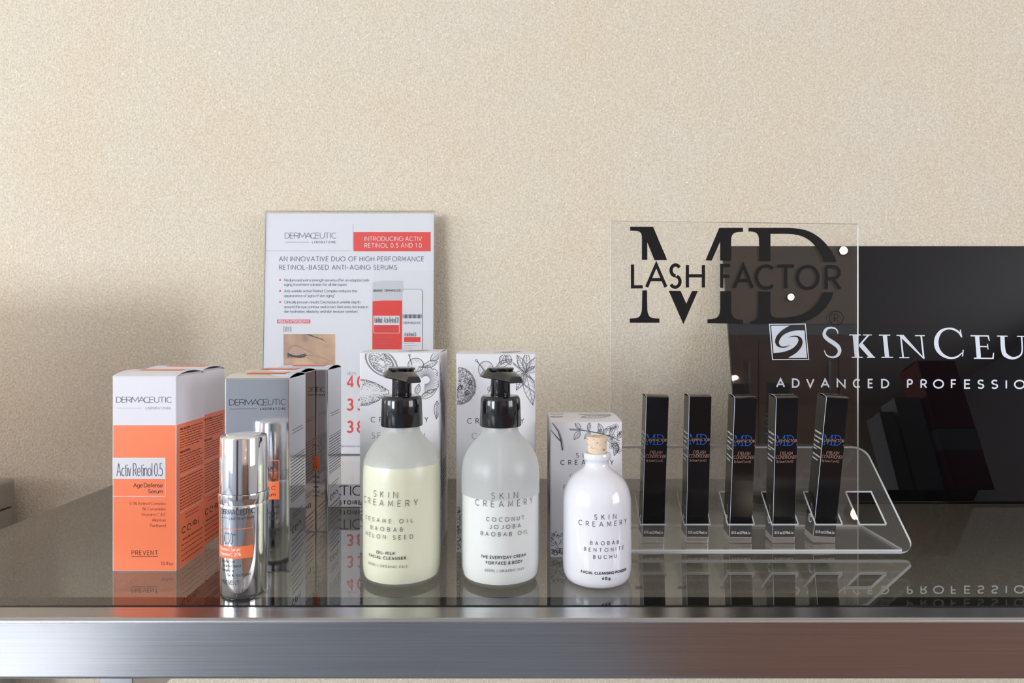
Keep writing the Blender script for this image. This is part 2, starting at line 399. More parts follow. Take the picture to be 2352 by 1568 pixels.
def cat(p0, p1, p2, p3, t):
    return tuple(.5*((2*b)+(-a+c)*t+(2*a-5*b+4*c-d)*t*t+(-a+3*b-3*c+d)*t**3) for a, b, c, d in zip(p0, p1, p2, p3))
def spline(pts, n=4):
    out = []
    for i in range(len(pts)-1):
        p1, p2 = pts[i], pts[i+1]
        p0 = pts[i-1] if i > 0 else tuple(2*a-b for a, b in zip(p1, p2)); p3 = pts[i+2] if i+2 < len(pts) else tuple(2*b-a for a, b in zip(p1, p2))
        out += [cat(p0, p1, p2, p3, k/n) for k in range(n)]
    return out+[tuple(pts[-1])]
def smooth_poly(pts, lim=42, n=4):
    """round the runs of an outline that only bend a little, keep its real corners"""
    m = len(pts); turn = []
    for i in range(m):
        a, b, c = pts[i-1], pts[i], pts[(i+1) % m]
        t = math.degrees(math.atan2(c[1]-b[1], c[0]-b[0])-math.atan2(b[1]-a[1], b[0]-a[0])); turn.append(abs((t+180) % 360-180))
    out = []
    for i in range(m):
        j = (i+1) % m; p1, p2 = pts[i], pts[j]; s1, s2 = turn[i] < lim, turn[j] < lim
        out.append(tuple(p1))
        if (s1 or s2) and (turn[i] > 3 or turn[j] > 3):
            p0 = pts[i-1] if s1 else tuple(2*a-b for a, b in zip(p1, p2)); p3 = pts[(j+1) % m] if s2 else tuple(2*b-a for a, b in zip(p1, p2))
            L = math.dist(p1, p2)
            if (s1 and math.dist(p0, p1) > 3*L): p0 = tuple(q+(w_-q)*L/math.dist(p0, p1) for q, w_ in zip(p1, p0))
            if (s2 and math.dist(p3, p2) > 3*L): p3 = tuple(q+(w_-q)*L/math.dist(p3, p2) for q, w_ in zip(p2, p3))
            if L < 200: out += [cat(p0, p1, p2, p3, k/n) for k in range(1, n)]
    return out

class Print:
    """flat print collected in pixel units of a traced face, placed with to_uv (px -> metres on the face) and to_xyz"""
    def __init__(s, to_uv, to_xyz): s.to_uv = to_uv; s.to_xyz = to_xyz; s.layers = {}
    def _l(s, key):
        return s.layers.setdefault(key, [[], []])
    def raw(s, key, V, Fc):
        l = s._l(key); k = len(l[0]); s.n = getattr(s, 'n', 0)+1; e = (s.n % 7)*6e-6
        l[0] += [(p[0], p[1], e) for p in V]; l[1] += [[i+k for i in f] for f in Fc]
    def uv(s, pts): return [s.to_uv(*p) for p in pts]
    def poly(s, key, pts, holes=()):
        loops = [s.uv(pts)] + [s.uv(h) for h in holes]
        t = tessellate_polygon([[Vector((a, b, 0)) for a, b in l] for l in loops])
        s.raw(key, [p for l in loops for p in l], [list(f) for f in t])
    def rect(s, key, x0, y0, x1, y1, n=1):
        for i in range(n):
            a, b = x0+(x1-x0)*i/n, x0+(x1-x0)*(i+1)/n
            s.raw(key, s.uv([(a, y0), (b, y0), (b, y1), (a, y1)]), [(0, 1, 2, 3)])
    def line(s, key, pts, hw, closed=False):
        """hw in px"""
        V, Fc = ribbon(pts, hw, closed)
        if V: s.raw(key, s.uv(V), Fc)
    def text(s, key, txt, x0, x1, yb, cap, wt, fit='track', align='l', slant=0.0, yb1=None, xs=1.0):
        """fit 'track' spreads letters, 'scale' squeezes them. All in px; laid out on the face in metres"""
        (u0, v0), (u1, v1) = s.to_uv(x0, yb), s.to_uv(x1, yb if yb1 is None else yb1)
        c = abs(s.to_uv((x0+x1)/2, yb-cap)[1] - s.to_uv((x0+x1)/2, yb)[1])
        pxm = c / cap
        W = u1-u0
        lay, tot = glyph_layout(txt)
        nsp = max(1, len(txt)-1)
        sgn = 1 if W > 0 else -1
        if fit == 'track':
            tr = (abs(W)/(c*xs) - tot)/nsp; lay, tot = glyph_layout(txt, tr); sx = c*xs
        else: sx = abs(W)/tot
        for ch, gx in lay:
            for st in G[ch][1]:
                pts = [((gx+a)*sx + slant*b*c, b*c) for a, b in st]
                cl = math.hypot(pts[0][0]-pts[-1][0], pts[0][1]-pts[-1][1]) < 1e-7 and len(pts) > 3
                V, Fc = ribbon(pts, wt*pxm/2, cl)
                s.raw(key, [(u0+sgn*a, v0+(v1-v0)*(a/abs(W))+b) for a, b in V], Fc)
    def letters(s, key, chars, cap_top, base, wt, base1=None, top1=None):
        """each (char, x0, x1) fitted in its own px extent"""
        xa, xb = chars[0][1], chars[-1][2]
        for ch, x0, x1 in chars:
            f = ((x0+x1)/2-xa)/max(1, xb-xa)
            b = base+((base1 if base1 is not None else base)-base)*f; t = cap_top+((top1 if top1 is not None else cap_top)-cap_top)*f
            wd, sts = G[ch]; h = wt/2
            for st in sts:
                xs0 = x0+h; xs1 = x1-h
                pts = [(xs0+(a/wd if wd else .5)*(xs1-xs0), b-h-(yy)*(b-t-2*h)) for a, yy in st]
                cl = math.hypot(pts[0][0]-pts[-1][0], pts[0][1]-pts[-1][1]) < 1e-6 and len(pts) > 3
                s.line(key, pts, h, cl)
    def smallprint(s, key, x0, x1, y0, y1, lines, wt, seed=1, ragged=0.25):
        """unreadable small type: words as little dashes"""
        rnd = random.Random(seed)
        for i in range(lines):
            y = y0+(y1-y0)*i/max(1, lines-1); x = x0; lim = x1 - (x1-x0)*rnd.random()*ragged*(1 if i < lines-1 else 2)
            while x < lim:
                wl = (x1-x0)*rnd.uniform(.03, .12); xe = min(lim, x+wl)
                s.raw(key, s.uv([(x, y-wt*.42), (xe, y-wt*.42), (xe, y+wt*.42), (x, y+wt*.42)]), [(0, 1, 2, 3)])
                x = xe + (x1-x0)*.022
    def build(s, key, name, m, parent, lift=0.0):
        V, Fc = s.layers.pop(key)
        me = bpy.data.meshes.new(name)
        me.from_pydata([s.to_xyz(a, b, lift+e) for a, b, e in V], [], Fc); me.materials.append(m)
        o = bpy.data.objects.new(name, me); link(o, parent)
        if name in ('side_lettering', 'side_small_print', 'small_lettering', 'botanical_drawing', 'side_drawing', 'top_drawing', 'ingredient_lettering', 'picture_lettering', 'bullet_lettering', 'detail_lettering'): o['kind'] = 'stuff'
        return o

EPS = 0.00012
def dermaceutic(P, key, x0, x1, yb, cap, wt, yb1=None):
    """thin wordmark with joined E-R and C-E"""
    names = 'DERMACEUTIC'
    pos = {0: (0, .088), 1: (.100, .160), 2: (.180, .278), 3: (.275, .405), 4: (.400, .515), 5: (.500, .585), 6: (.600, .672), 7: (.688, .772), 8: (.782, .872), 9: (.892, .892), 10: (.915, 1.0)}
    L = x1-x0; yb1 = yb if yb1 is None else yb1
    for i, ch in enumerate(names):
        a, b = pos[i]; wd, sts = G[ch]
        yy = yb+(yb1-yb)*(a+b)/2
        for j, st in enumerate(sts):
            pts = [(x0+L*(a+(b-a)*(gx/wd if wd else .5)), yy-gy*cap) for gx, gy in st]
            P.line(key, pts, wt/2)
        if i == 1: P.line(key, [(x0+L*.11, yy-.52*cap), (x0+L*.20, yy-.52*cap)], wt/2)
        if i == 5: P.line(key, [(x0+L*.54, yy), (x0+L*.62, yy)], wt/2)

def front_print(X, Y):
    """px -> local (u from the thing's x, v = height) on a plane facing the camera at depth Y"""
    return lambda px, py: ((px-CX)/F*Y - X, CH-(py-CY)/F*Y)

# ================================================================== SETTING
def wall_with_hole(name, axis, pos, a0, a1, z0, z1, hole, th, m):
    """axis 'y': wall in x-z plane at y=pos (thickness th outward). hole = (h0,h1,k0,k1)"""
    mb = MB()
    def bx(p0, p1, q0, q1):
        if axis == 'y': mb.box(p0, p1, min(pos, pos+th), max(pos, pos+th), q0, q1)
        else: mb.box(min(pos, pos+th), max(pos, pos+th), p0, p1, q0, q1)
    if hole is None: bx(a0, a1, z0, z1)
    else:
        h0, h1, k0, k1 = hole
        bx(a0, h0, z0, z1); bx(h1, a1, z0, z1); bx(h0, h1, z0, k0); bx(h0, h1, k1, z1)
    return struct(mb.build(name, m))
def wood(name, c0, c1, rough=0.4, sc_=(3, 3, 14)):
    m = mat(name, c0, rough)
    b = m.node_tree.nodes['Principled BSDF']; tc = nd(m, 'ShaderNodeTexCoord'); mp = nd(m, 'ShaderNodeMapping'); mp.inputs['Scale'].default_value = sc_
    n = nd(m, 'ShaderNodeTexNoise'); n.inputs['Scale'].default_value = 2; n.inputs['Detail'].default_value = 5
    cr = nd(m, 'ShaderNodeValToRGB'); cr.color_ramp.elements[0].position = .35; cr.color_ramp.elements[1].position = .65
    cr.color_ramp.elements[0].color = c0+(1,); cr.color_ramp.elements[1].color = c1+(1,)
    lk(m, tc.outputs['Object'], mp.inputs['Vector']); lk(m, mp.outputs['Vector'], n.inputs['Vector']); lk(m, n.outputs['Fac'], cr.inputs['Fac']); lk(m, cr.outputs['Color'], b.inputs['Base Color'])
    return m
M_ROOM = mat('room_paint', (0.60, 0.60, 0.62), 0.8)
M_ROOMBLUE = mat('room_paint_blue_grey', (0.42, 0.46, 0.52), 0.8)
M_CEIL = mat('ceiling_paint', (0.76, 0.74, 0.71), 0.9)
M_FLOOR = wood('grey_floor', (0.20, 0.225, 0.26), (0.25, 0.275, 0.315), 0.12, (1.2, 12, 1))
M_RUG = wood('brown_rug_pile', (0.19, 0.095, 0.058), (0.24, 0.125, 0.078), 0.9, (30, 30, 30))
M_BEIGE = mat('beige_paint', (0.70, 0.58, 0.45), 0.8)
M_DOOR = wood('added_dark_door_veneer', (0.06, 0.028, 0.018), (0.10, 0.045, 0.028), 0.35)
M_CAB = wood('cabinet_veneer', (0.20, 0.10, 0.06), (0.28, 0.15, 0.095), 0.7)

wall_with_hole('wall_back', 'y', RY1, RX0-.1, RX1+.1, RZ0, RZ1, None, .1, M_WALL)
wall_with_hole('wall_front', 'y', RY0, RX0-.1, RX1+.1, RZ0, RZ1, WIN1, -.1, M_ROOMBLUE)
wall_with_hole('wall_left', 'x', RX0, RY0, RY1, RZ0, RZ1, WIN2, -.1, M_ROOM)
wall_with_hole('wall_right', 'x', RX1, RY0, RY1, RZ0, RZ1, WIN3, .1, M_ROOM)
struct(MB().box(RX0-.1, RX1+.1, RY0-.1, RY1+.1, RZ0-.1, RZ0).build('floor', M_FLOOR))
struct(MB().box(RX0-.1, RX1+.1, RY0-.1, RY1+.1, RZ1, RZ1+.1).build('ceiling', M_CEIL))
M_FRAME = mat('window_frame_paint', (0.35, 0.35, 0.36), 0.4)
def window(name, axis, pos, h):
    mb = MB()
    def bx(p0, p1, q0, q1):
        if axis == 'y': mb.box(p0, p1, pos-.01, pos+.04, q0, q1)
        else: mb.box(pos-.01, pos+.04, p0, p1, q0, q1)
    a0, a1, z0, z1 = h; t = .05
    bx(a0, a1, z0, z0+t); bx(a0, a1, z1-t, z1); bx(a0, a0+t, z0+t, z1-t); bx(a1-t, a1, z0+t, z1-t)
    c = (a0+a1)/2; bx(c-t/2, c+t/2, z0+t, z1-t)
    return struct(mb.build(name, M_FRAME))
window('window_1', 'y', RY0, WIN1)
window('window_2', 'x', RX0, WIN2)
window('window_3', 'x', RX1-.03, WIN3)

# wooden cabinet across the room, seen only as the brown reflection in the steel rail
cb = thing('wall_cabinet', 'low brown wooden cabinet across the room, mirrored in the acrylic panel', 'cabinet', (2.2, RY0+.26, RZ0))
MB().box(-1.1, 1.1, -.25, .2, 0, 1.12).build('body', M_CAB, cb, bevel=.005)
for i in range(4):
    d = MB().box(-1.09+i*.545, -.555+i*.545, .2, .225, .05, 1.09).build('door', M_CAB, cb, bevel=.004)
    MB().box(-1.09+i*.545+.46, -1.09+i*.545+.475, .225, .25, .75, .95).build('handle', M_STEEL, d)

tag = MB().box(.45, 2.9, -2.6, .1, RZ0+.0005, RZ0+.012).build('floor_rug', M_RUG)
tag['label'] = 'brown floor rug before the shelf, mirrored brown in the right half of the steel rail'; tag['category'] = 'rug'
struct(MB().box(.95, RX1-.002, RY0+.0005, RY0+.012, RZ0+1.2, RZ1-.001).build('trim_1', M_BEIGE))
dd = struct(MB().box(-1.15, -.55, RY0+.0005, RY0+.04, RZ0+.001, RZ0+2.1).build('added_dark_door', M_DOOR, bevel=.004))  # unseen door, added to give the chrome bottle dark stripes
MB().box(-.62, -.60, RY0+.04, RY0+.07, RZ0+.98, RZ0+1.12).build('door_handle', M_STEEL, dd)
def lamp_mat(name, col, power):
    m = mat(name, (1, .9, .75), 0.5); b = m.node_tree.nodes['Principled BSDF']
    b.inputs['Emission Color'].default_value = col + (1,); b.inputs['Emission Strength'].default_value = power
    return m
M_WASH = lamp_mat('wall_washer_glow', (1, .82, .60), 330)
M_LAMP = lamp_mat('lamp_glow', (1, .84, .62), 30)
def downlight(x, y, where):
    t = thing('ceiling_downlight', 'round warm downlight recessed in the ceiling ' + where, 'light', (x, y, RZ1), group='ceiling downlights')
    rb = .020 if 'right of the shelf' in where else .042
    MB().lathe([(rb+.018, 0), (rb+.018, -.006), (rb+.003, -.01), (rb, 0)], 32).build('rim', M_STEEL, t, smooth=40)
    MB().lathe([(.001, -.012), (rb, -.012), (rb, -.0115), (.001, -.0115)], 24).build('bulb', M_WASH if 'beige' in where else M_LAMP, t)
for x, y, wh in ((0.2, -0.9, 'over the middle of the room'), (1.62, -3.17, 'washing the beige wall over the cabinet'), (1.13, .37, 'above right of the shelf'), (-.9, -0.9, 'above left of the shelf'), (-.9, -2.3, 'near the far window'), (0.4, -2.4, 'between window and cabinet')):
    downlight(x, y, wh)
# small lamps on the cabinet front: the bright spots mirrored in the acrylic panel
M_SPOT = lamp_mat('wall_lamp_glow', (1, .88, .70), 30)
def wall_lamp(px, py, r, where):
    tt = 2*.6615-(RY0+.035); x, z = (px-CX)/F*tt, CH-(py-CY)/F*tt
    t = thing('wall_lamp', 'small warm lamp mirrored in the acrylic panel ' + where, 'light', (x, RY0+.0125, z), group='round wall lamps')
    a = MB().lathe([(r*1.25, 0), (r*1.25, .02), (r*1.05, .024), (r, .02)], 28).build('rim', M_STEEL, t, smooth=40); a.rotation_euler = (R(-90), 0, 0)
    a = MB().lathe([(.001, .022), (r, .022), (r, .0225), (.001, .0225)], 24).build('bulb', M_SPOT, t); a.rotation_euler = (R(-90), 0, 0)
wall_lamp(1938, 575, .030, 'near its upper right corner')
wall_lamp(1817, 682, .025, 'inside the big letter D')

# ================================================================== SHELF
SY0, SY1 = 305.76/(1389.5-745), 0.8625
RAILY = 305.76/(1417-745)
sh = thing('display_shelf', 'tinted glass display shelf with a brushed steel front rail carrying the products', 'shelf', (0, 0, 0))
MB().box(-.4905, .95, SY0, SY1, -.008, 0).build('glass_panel', M_GLASS, sh)
MB().box(-.4905, .95, SY0, SY0+.0345, -.011, -.0082).build('gasket', M_GASKET, sh)
MB().box(-.4905, .95, SY0-.0012, SY0-.0002, -.0098, -.0003).build('edge_seal', M_GASKET, sh)
rl = MB().box(-.62, 1.0, RAILY-.003, SY0-.0012, -.0405, 0).build('front_rail', M_STEEL, sh, bevel=.0028, seg=7)
for x in (-.286, .70):
    b = MB(); b.box(x, x+.0235, SY0-.006, SY1, -.075, -.0407)
    b.build('support_bracket', M_STEEL, sh, bevel=.001)

# neighbouring steel console, its corner in view at the left edge
co = thing('steel_console', 'steel console corner with a black knob at the left picture edge', 'console', (-.9, .74, 0))
MB().box(-.45, .277, -.16, .11, -.03, .004).build('frame', M_STEEL, co, bevel=.003)
MB().box(-.45, .277, .06, .11, -.35, -.0305).build('back_plate', M_STEEL, co, bevel=.003)
MB().lathe([(.001, 0), (.006, 0), (.007, .001), (.007, .003), (.006, .004), (.001, .004)], 24).build('knob', M_BLACKPL, co, smooth=40, loc=(.277, .060, -.013)).rotation_euler = (0, R(90), 0)
bx = thing('shadow_carton', 'unseen tall white carton added on the steel console to cast the soft wall shadow', 'carton', (-.69, .66, .0045))  # unseen blocker, added to shade the lower left of the wall
MB().box(-.13, .13, -.05, .05, 0, .245).build('carton', M_WHITE, bx, bevel=.001)
MB().box(-.131, .131, -.051, .051, .06, .10).build('printed_band', M_ORANGE, bx)

# ================================================================== ORANGE SERUM BOXES
def carton_body(W, D, H, split=None):
    mb = MB(); zs = [0, H] if split is None else [0, split, H]
    x, y = W/2, D/2
    ring = lambda z: [(-x, -y, z), (x, -y, z), (x, y, z), (-x, y, z)]
    for i in range(len(zs)-1):
        mi = 1 if (split is not None and i == 0) else 0
        v = ring(zs[i])+ring(zs[i+1])
        mb.add(v, [(0, 1, 5, 4), (1, 2, 6, 5), (2, 3, 7, 6), (3, 0, 4, 7)], mi)
    mb.add(ring(0), [(3, 2, 1, 0)], 1 if split is not None else 0)
    mb.add(ring(H), [(0, 1, 2, 3)], 0)
    return mb
def arched_lid(W, D, H, rise, th=.0005, n=14):
    mb = MB(); x = W/2
    top = []
    for i in range(n+1):
        f = i/n; y = -D/2+D*f; top.append((y, H+rise*math.sin(math.pi*f)**.75))
    v = []
    for y, z in top: v += [(-x, y, z), (x, y, z), (x, y, z-th), (-x, y, z-th)]
    f = []
    for i in range(n):
        a, b = 4*i, 4*i+4
        f += [(a, a+1, b+1, b), (a+3, b+3, b+2, a+2), (a+1, a+2, b+2, b+1), (a, b, b+3, a+3)]
    f += [(0, 3, 2, 1), (4*n, 4*n+1, 4*n+2, 4*n+3)]
    mb.add(v, f); return mb, top
def on_lid(W, D, top, x0, x1, f0, f1, lift):
    """strip lying on the arched lid"""
    mb = MB(); pts = [(y, z) for y, z in top if -D/2+D*f0 <= y <= -D/2+D*f1]
    v = []
    for y, z in pts: v += [(x0, y, z+lift), (x1, y, z+lift)]
    mb.add(v, [(2*i, 2*i+1, 2*i+3, 2*i+2) for i in range(len(pts)-1)]); return mb

def side_uv(u_of_px):  return u_of_px
def orange_box(xc, yf, label, rotz=0, W=.0505, D=.0495, H=.154, full=True):
    t = thing('serum_box', label, 'box', (xc, yf+D/2, 0), (0, 0, rotz), 'orange and white serum boxes')
    carton_body(W, D, H, .1155).build('carton', [M_WHITE, M_ORANGE], t, bevel=.0006)
    lid, top = arched_lid(W, D, H+.0002, .0036); lidc = lid.build('top_flap', M_WHITE, t, smooth=50)
    on_lid(W, D, top, -W*.27, W*.40, .30, .72, .0002).build('printed_patch', M_ORANGE, lidc)
    on_lid(W, D, top, -W*.20, W*.12, .44, .52, .0004).build('printed_line', M_RUST, lidc)
    MB().box(-W/2+.001, W/2-.001, -D/2+.004, D/2-.004, H+.0001, H+.0012).build('tuck_flap', M_INNER, t)
    # front print, traced on the near box (centre px 331.5, depth .5393)
    P = Print(front_print(-.2935, .5393), lambda u, v, l: (u, -D/2-EPS-l, v))
    dermaceutic(P, 'b', 267.5, 394, 924, 12.6, 1.25)
    P.text('l', 'LABORATOIRE', 334, 392.5, 939.6, 5, .8)
    P.line('l', [(269, 936.8), (326, 936.8)], .45)
    P.rect('w', 258.6, 1050.8, 380.5, 1099.4)
    for a, b in (((258.6, 1099), (380.5, 1099)), ((258.6, 1139.3), (380.5, 1139.3)), ((380.2, 1099), (380.2, 1139.3))):
        P.line('w', [a, b], .5)
    P.text('n', 'Activ Retinol 0.5', 267.5, 374, 1092.5, 28.5, 1.5, 'scale')
    P.text('s', 'Age Defense', 306, 374, 1118.4, 9.2, 1.1, 'scale'); P.text('s', 'Serum', 340, 374, 1132.3, 9.2, 1.1, 'scale')
    for tx, a, b in (('0.5% Retinol Complex', 297, 1159), ('1% Ceramides', 326, 1171.6), ('Vitamins C & E', 324.2, 1184.3), ('Allantoin', 348.3, 1197), ('Panthenol', 344.5, 1209.6)):
        P.text('i', tx, a, 381, b, 6.6, .62, 'scale')
    P.text('p', 'PREVENT', 302, 363, 1273.6, 9.6, 1.1); P.line('p', [(302, 1277.4), (363, 1277.4)], .5)
    P.text('p', '1.0 fl oz', 369.5, 398, 1297.2, 7.4, .8, 'scale')
    P.build('b', 'brand_lettering', M_SLATE, t); P.build('l', 'laboratory_lettering', M_LGREY, t)
    lp = P.build('w', 'label_panel', M_WHITE, t, 0); P.build('n', 'product_lettering', M_SLATE, lp, .0001)
    P.build('s', 'subtitle_lettering', M_DKRED, t); P.build('i', 'ingredient_lettering', M_RUST, t); P.build('p', 'claim_lettering', M_DKRED, t)
    # right side print: px run 0..100 across the depth, py = front face rows at scale 2880 px/m
    S = Print(lambda px, py: (-D/2+D*px/100.0, CH-(py-745)/2880.0), lambda u, v, l: (W/2+EPS+l, u, v))
    S.text('t', 'PRECAUTIONS', 12, 46, 989, 4.6, 1.2, 'scale'); S.smallprint('t', 50, 92, 986.5, 987, 1, 2.0, 3, .1)
    S.smallprint('t', 12, 93, 993, 1029, 7, 2.0, 4, .12)
    S.text('t', 'PRECAUTIONS', 12, 46, 1042, 4.6, 1.2, 'scale'); S.smallprint('t', 12, 93, 1048, 1085, 7, 2.0, 5, .12)
    S.line('w', [(10, 1093), (94, 1093)], .45); S.build('w', 'side_rule', M_WINK, t); S.smallprint('t', 12, 94, 1101, 1171, 11, 2.1, 6, .06); S.line('w', [(10, 1178), (94, 1178)], .45)
    S.smallprint('t', 28, 80, 1188, 1196, 2, 1.6, 7, .1)
    for k, x in enumerate((24, 42, 62)):   # small pictograms
        S.line('t', A(x, 1222, 6, 7, 40+60*k, 330+40*k, 12), 1.1)
        S.line('t', [(x-4, 1229), (x+5, 1229)], .8) if k != 2 else S.line('t', A(x, 1222, 2.5, 3, 0, 280, 8), .8)
    S.line('t', [(78, 1214), (74, 1220), (77, 1229)], .7)
    S.text('t', 'www.dermaceutic.com', 20, 90, 1246, 5.0, 1.0, 'scale')
    S.smallprint('t', 16, 92, 1256, 1292, 4, 2.1, 8, .15)
    S.build('t', 'side_small_print', M_DKRED, t); S.build('w', 'side_rule', M_WINK, t)
    return t
orange_box(-.2935, .5393, 'front orange and white serum box, nearer of the two at the left')
orange_box(-.2990, .5925, 'second orange and white serum box, directly behind the front orange one')

# ================================================================== SILVER SERUM BOXES
def silver_box(xr, yf, label, rotz=0, W=.0495, D=.0495, H=.1525):
    xc = xr-W/2
    t = thing('silver_serum_box', label, 'box', (xc, yf+D/2, 0), (0, 0, rotz), 'silver foil serum boxes')
    carton_body(W, D, H).build('carton', M_SILVER, t, bevel=.0006)
    lid, top = arched_lid(W, D, H+.0002, .0030); lidc = lid.build('top_flap', M_SILVER, t, smooth=50)
    on_lid(W, D, top, -W*.27, W*.36, .25, .70, .0002).build('printed_patch', M_ORANGE, lidc)
    P = Print(front_print(-.2047, .5374), lambda u, v, l: (u, -D/2-EPS-l, v))
    dermaceutic(P, 'b', 525, 652.5, 930, 13, 1.3)
    P.line('b', [(525, 938.7), (588, 938.7)], .45); P.text('b', 'LABORATOIRE', 594, 652.5, 941, 4.8, .85)
    P.line('o', [(516, 1057.5), (637, 1057.5), (637, 1106)], .7); P.rect('o', 516, 1106, 637.7, 1147)
    P.text('n', 'C30', 594, 625, 1100, 27, 1.6, 'scale'); P.text('n', 'TM', 628, 634.5, 1079, 3.6, .6, 'scale')
    P.text('s', 'Vitamin C', 572, 630, 1125, 8.6, 1.1, 'scale'); P.text('s', 'Serum', 595, 630, 1139.5, 8.6, 1.1, 'scale')
    for tx, a, b in (('Ascorbic Acid', 578, 1166), ('Methyl Silanol', 574, 1180), ('Phenyl Ester', 585, 1193), ('Ferulic Acid', 580, 1206), ('Esters', 612, 1218)):
        P.text('s', tx, a, 637, b, 6.4, .65, 'scale')
    P.text('s', 'PREVENT', 562, 622, 1275, 9, 1.0)
    P.build('b', 'brand_lettering', M_INK, t); P.build('n', 'product_lettering', M_INK, t)
    lp = P.build('o', 'label_panel', M_ORANGE, t); P.build('s', 'detail_lettering', M_INK, lp, .0001)
    S = Print(lambda px, py: (-D/2+D*px/100.0, CH-(py-745)/2880.0), lambda u, v, l: (W/2+EPS+l, u, v))
    S.smallprint('t', 20, 86, 990, 997, 2, 1.5, 12, .1)
    S.line('t', [(10, 1052), (95, 1052)], .5); S.smallprint('t', 10, 95, 1058, 1148, 13, 2.2, 13, .06); S.line('t', [(10, 1154), (95, 1154)], .5)
    S.smallprint('t', 24, 80, 1186, 1194, 2, 1.6, 14, .1)
    for k, x in enumerate((24, 42, 62)):
        S.line('t', A(x, 1222, 6, 7, 40+60*k, 330+40*k, 12), 1.2)
    S.text('t', 'www.dermaceutic.com', 20, 90, 1246, 5.0, 1.0, 'scale'); S.smallprint('t', 16, 92, 1256, 1290, 4, 2.1, 15, .15)
    S.build('t', 'side_small_print', M_INKSOFT, t)
    return t
silver_box(-.1800, .5374, 'front silver foil serum box behind the chrome pump bottle', R(2.6))
silver_box(-.1880, .5910, 'middle silver foil serum box, mostly hidden behind the front silver one')
silver_box(-.1770, .6425, 'rear silver foil serum box, beside the red poster figures')

# ================================================================== CHROME PUMP BOTTLE
cxb, cyb, cr_ = -.1987, .4985, .0170
t = thing('chrome_bottle', 'chrome serum pump bottle with orange label in front of the silver boxes', 'bottle', (cxb, cyb, 0), (0, 0, math.atan2(-cxb, cyb)))
MB().lathe([(.010, 0), (.0150, 0), (.0158, .0008), (.0162, .003), (.0168, .030), (.0170, .064), (.0170, .0662), (.0165, .0670)], 96).build('body', M_CHROME, t, smooth=35)
clearring = mat('clear_collar_plastic', (0.72, 0.73, 0.75), 0.08, 1.0)
MB().lathe([(.0150, .0670), (.0171, .0672), (.0174, .0690), (.0176, .0738), (.0174, .0745), (.0150, .0746)], 96).build('collar', clearring, t, smooth=35)
cap = MB().lathe([(.0140, .0746), (.0168, .0747), (.0168, .0755), (.0164, .1130), (.0160, .1141), (.0148, .1147), (.006, .1153), (.001, .1154)], 96)
cap.build('cap', M_CHROME, t, smooth=40)
MB().lathe([(.0005, .1156), (.012, .1150), (.0120, .1148), (.0005, .1154)], 48).build('cap_disc', M_WPLAST, t, smooth=40)
def cyl_uv(xc, yc, r):
    pxc = CX+xc*F/yc
    def f(px, py):
        s = max(-2.2, min(2.2, (px-pxc)/F*(yc-r*.85)/r))
        th = math.asin(s) if abs(s) <= 1 else math.copysign(math.pi/2+(abs(s)-1), s)
        return (th*r, CH-(py-CY)/F*(yc-r*math.cos(max(-1.3, min(1.3, th)))))
    return f
def cyl_xyz(r):
    return lambda u, v, l: ((r+EPS+l)*math.sin(u/r), -(r+EPS+l)*math.cos(u/r), v)
class ArcPrint(Print): pass
rr = .0170
def chrome_xyz(u, v, l):
    q = (.0162 + (.0168-.0162)*(v-.003)/.027 if v < .030 else .0168 + .0002*(v-.030)/.034) + .00006 + l*.6
    return (q*math.sin(u/rr), -q*math.cos(u/rr), v)
P = Print(lambda px, py: (px*math.pi/180*rr, py), chrome_xyz)     # here x = degrees round the bottle, y = height in m
zz = lambda py: CH-(py-CY)/F*(cyb-.0165)
def ctext(P, key, s, d0, d1, yb, cap, wt, fit='scale'):
    """text round a cylinder: degrees d0..d1, yb baseline px, cap/wt in metres"""
    v0 = zz(yb); u0, u1 = d0*math.pi/180*rr, d1*math.pi/180*rr
    lay, tot = glyph_layout(s); c = cap
    if fit == 'track':
        tr = ((u1-u0)/c-tot)/max(1, len(s)-1); lay, tot = glyph_layout(s, tr); sx = c
    else: sx = (u1-u0)/tot
    for ch, gx in lay:
        for st in G[ch][1]:
            pts = [((gx+a)*sx, b*c) for a, b in st]
            cl = math.hypot(pts[0][0]-pts[-1][0], pts[0][1]-pts[-1][1]) < 1e-7 and len(pts) > 3
            V, Fc = ribbon(pts, wt/2, cl); P.raw(key, [(u0+a, v0+b) for a, b in V], Fc)
def crect(P, key, d0, d1, y0, y1, n=24):
    for i in range(n):
        a, b = d0+(d1-d0)*i/n, d0+(d1-d0)*(i+1)/n
        P.raw(key, [(a*math.pi/180*rr, zz(y0)), (b*math.pi/180*rr, zz(y0)), (b*math.pi/180*rr, zz(y1)), (a*math.pi/180*rr, zz(y1))], [(0, 1, 2, 3)])
ctext(P, 'b', 'DERMACEUTIC', -62, 27, 1181, .0032, .00036)
ctext(P, 'b', 'LABORATOIRE', -35, 25, 1193, .0014, .00025, 'track'); crect(P, 'b', -62, -38, 1189.6, 1190.6, 8)
crect(P, 'o', -75, 22, 1213.6, 1215); crect(P, 'o', 21, 22, 1213.6, 1255, 1); crect(P, 'o', -75, 22, 1254.6, 1282.6)
ctext(P, 'n', 'C30', -50, -25, 1249, .0078, .00036); ctext(P, 'n', 'TM', -25, -19, 1229, .0010, .0002)
ctext(P, 'w', 'Vitamins C Serum', -66, -8, 1265, .0023, .0003); ctext(P, 'w', 'Vitamina C 20%', -66, -6, 1276.5, .0023, .0003)
for s, d1, y in (('Ascorbic Acid', -20, 1292), ('Dimethyl Silanol', -7, 1302.5), ('Phenyl Ester', -22, 1313), ('Ferulic Acid Esters', 17, 1323.6)):
    ctext(P, 'i', s, d1-len(s)*3.1, d1, y, .0019, .00022)
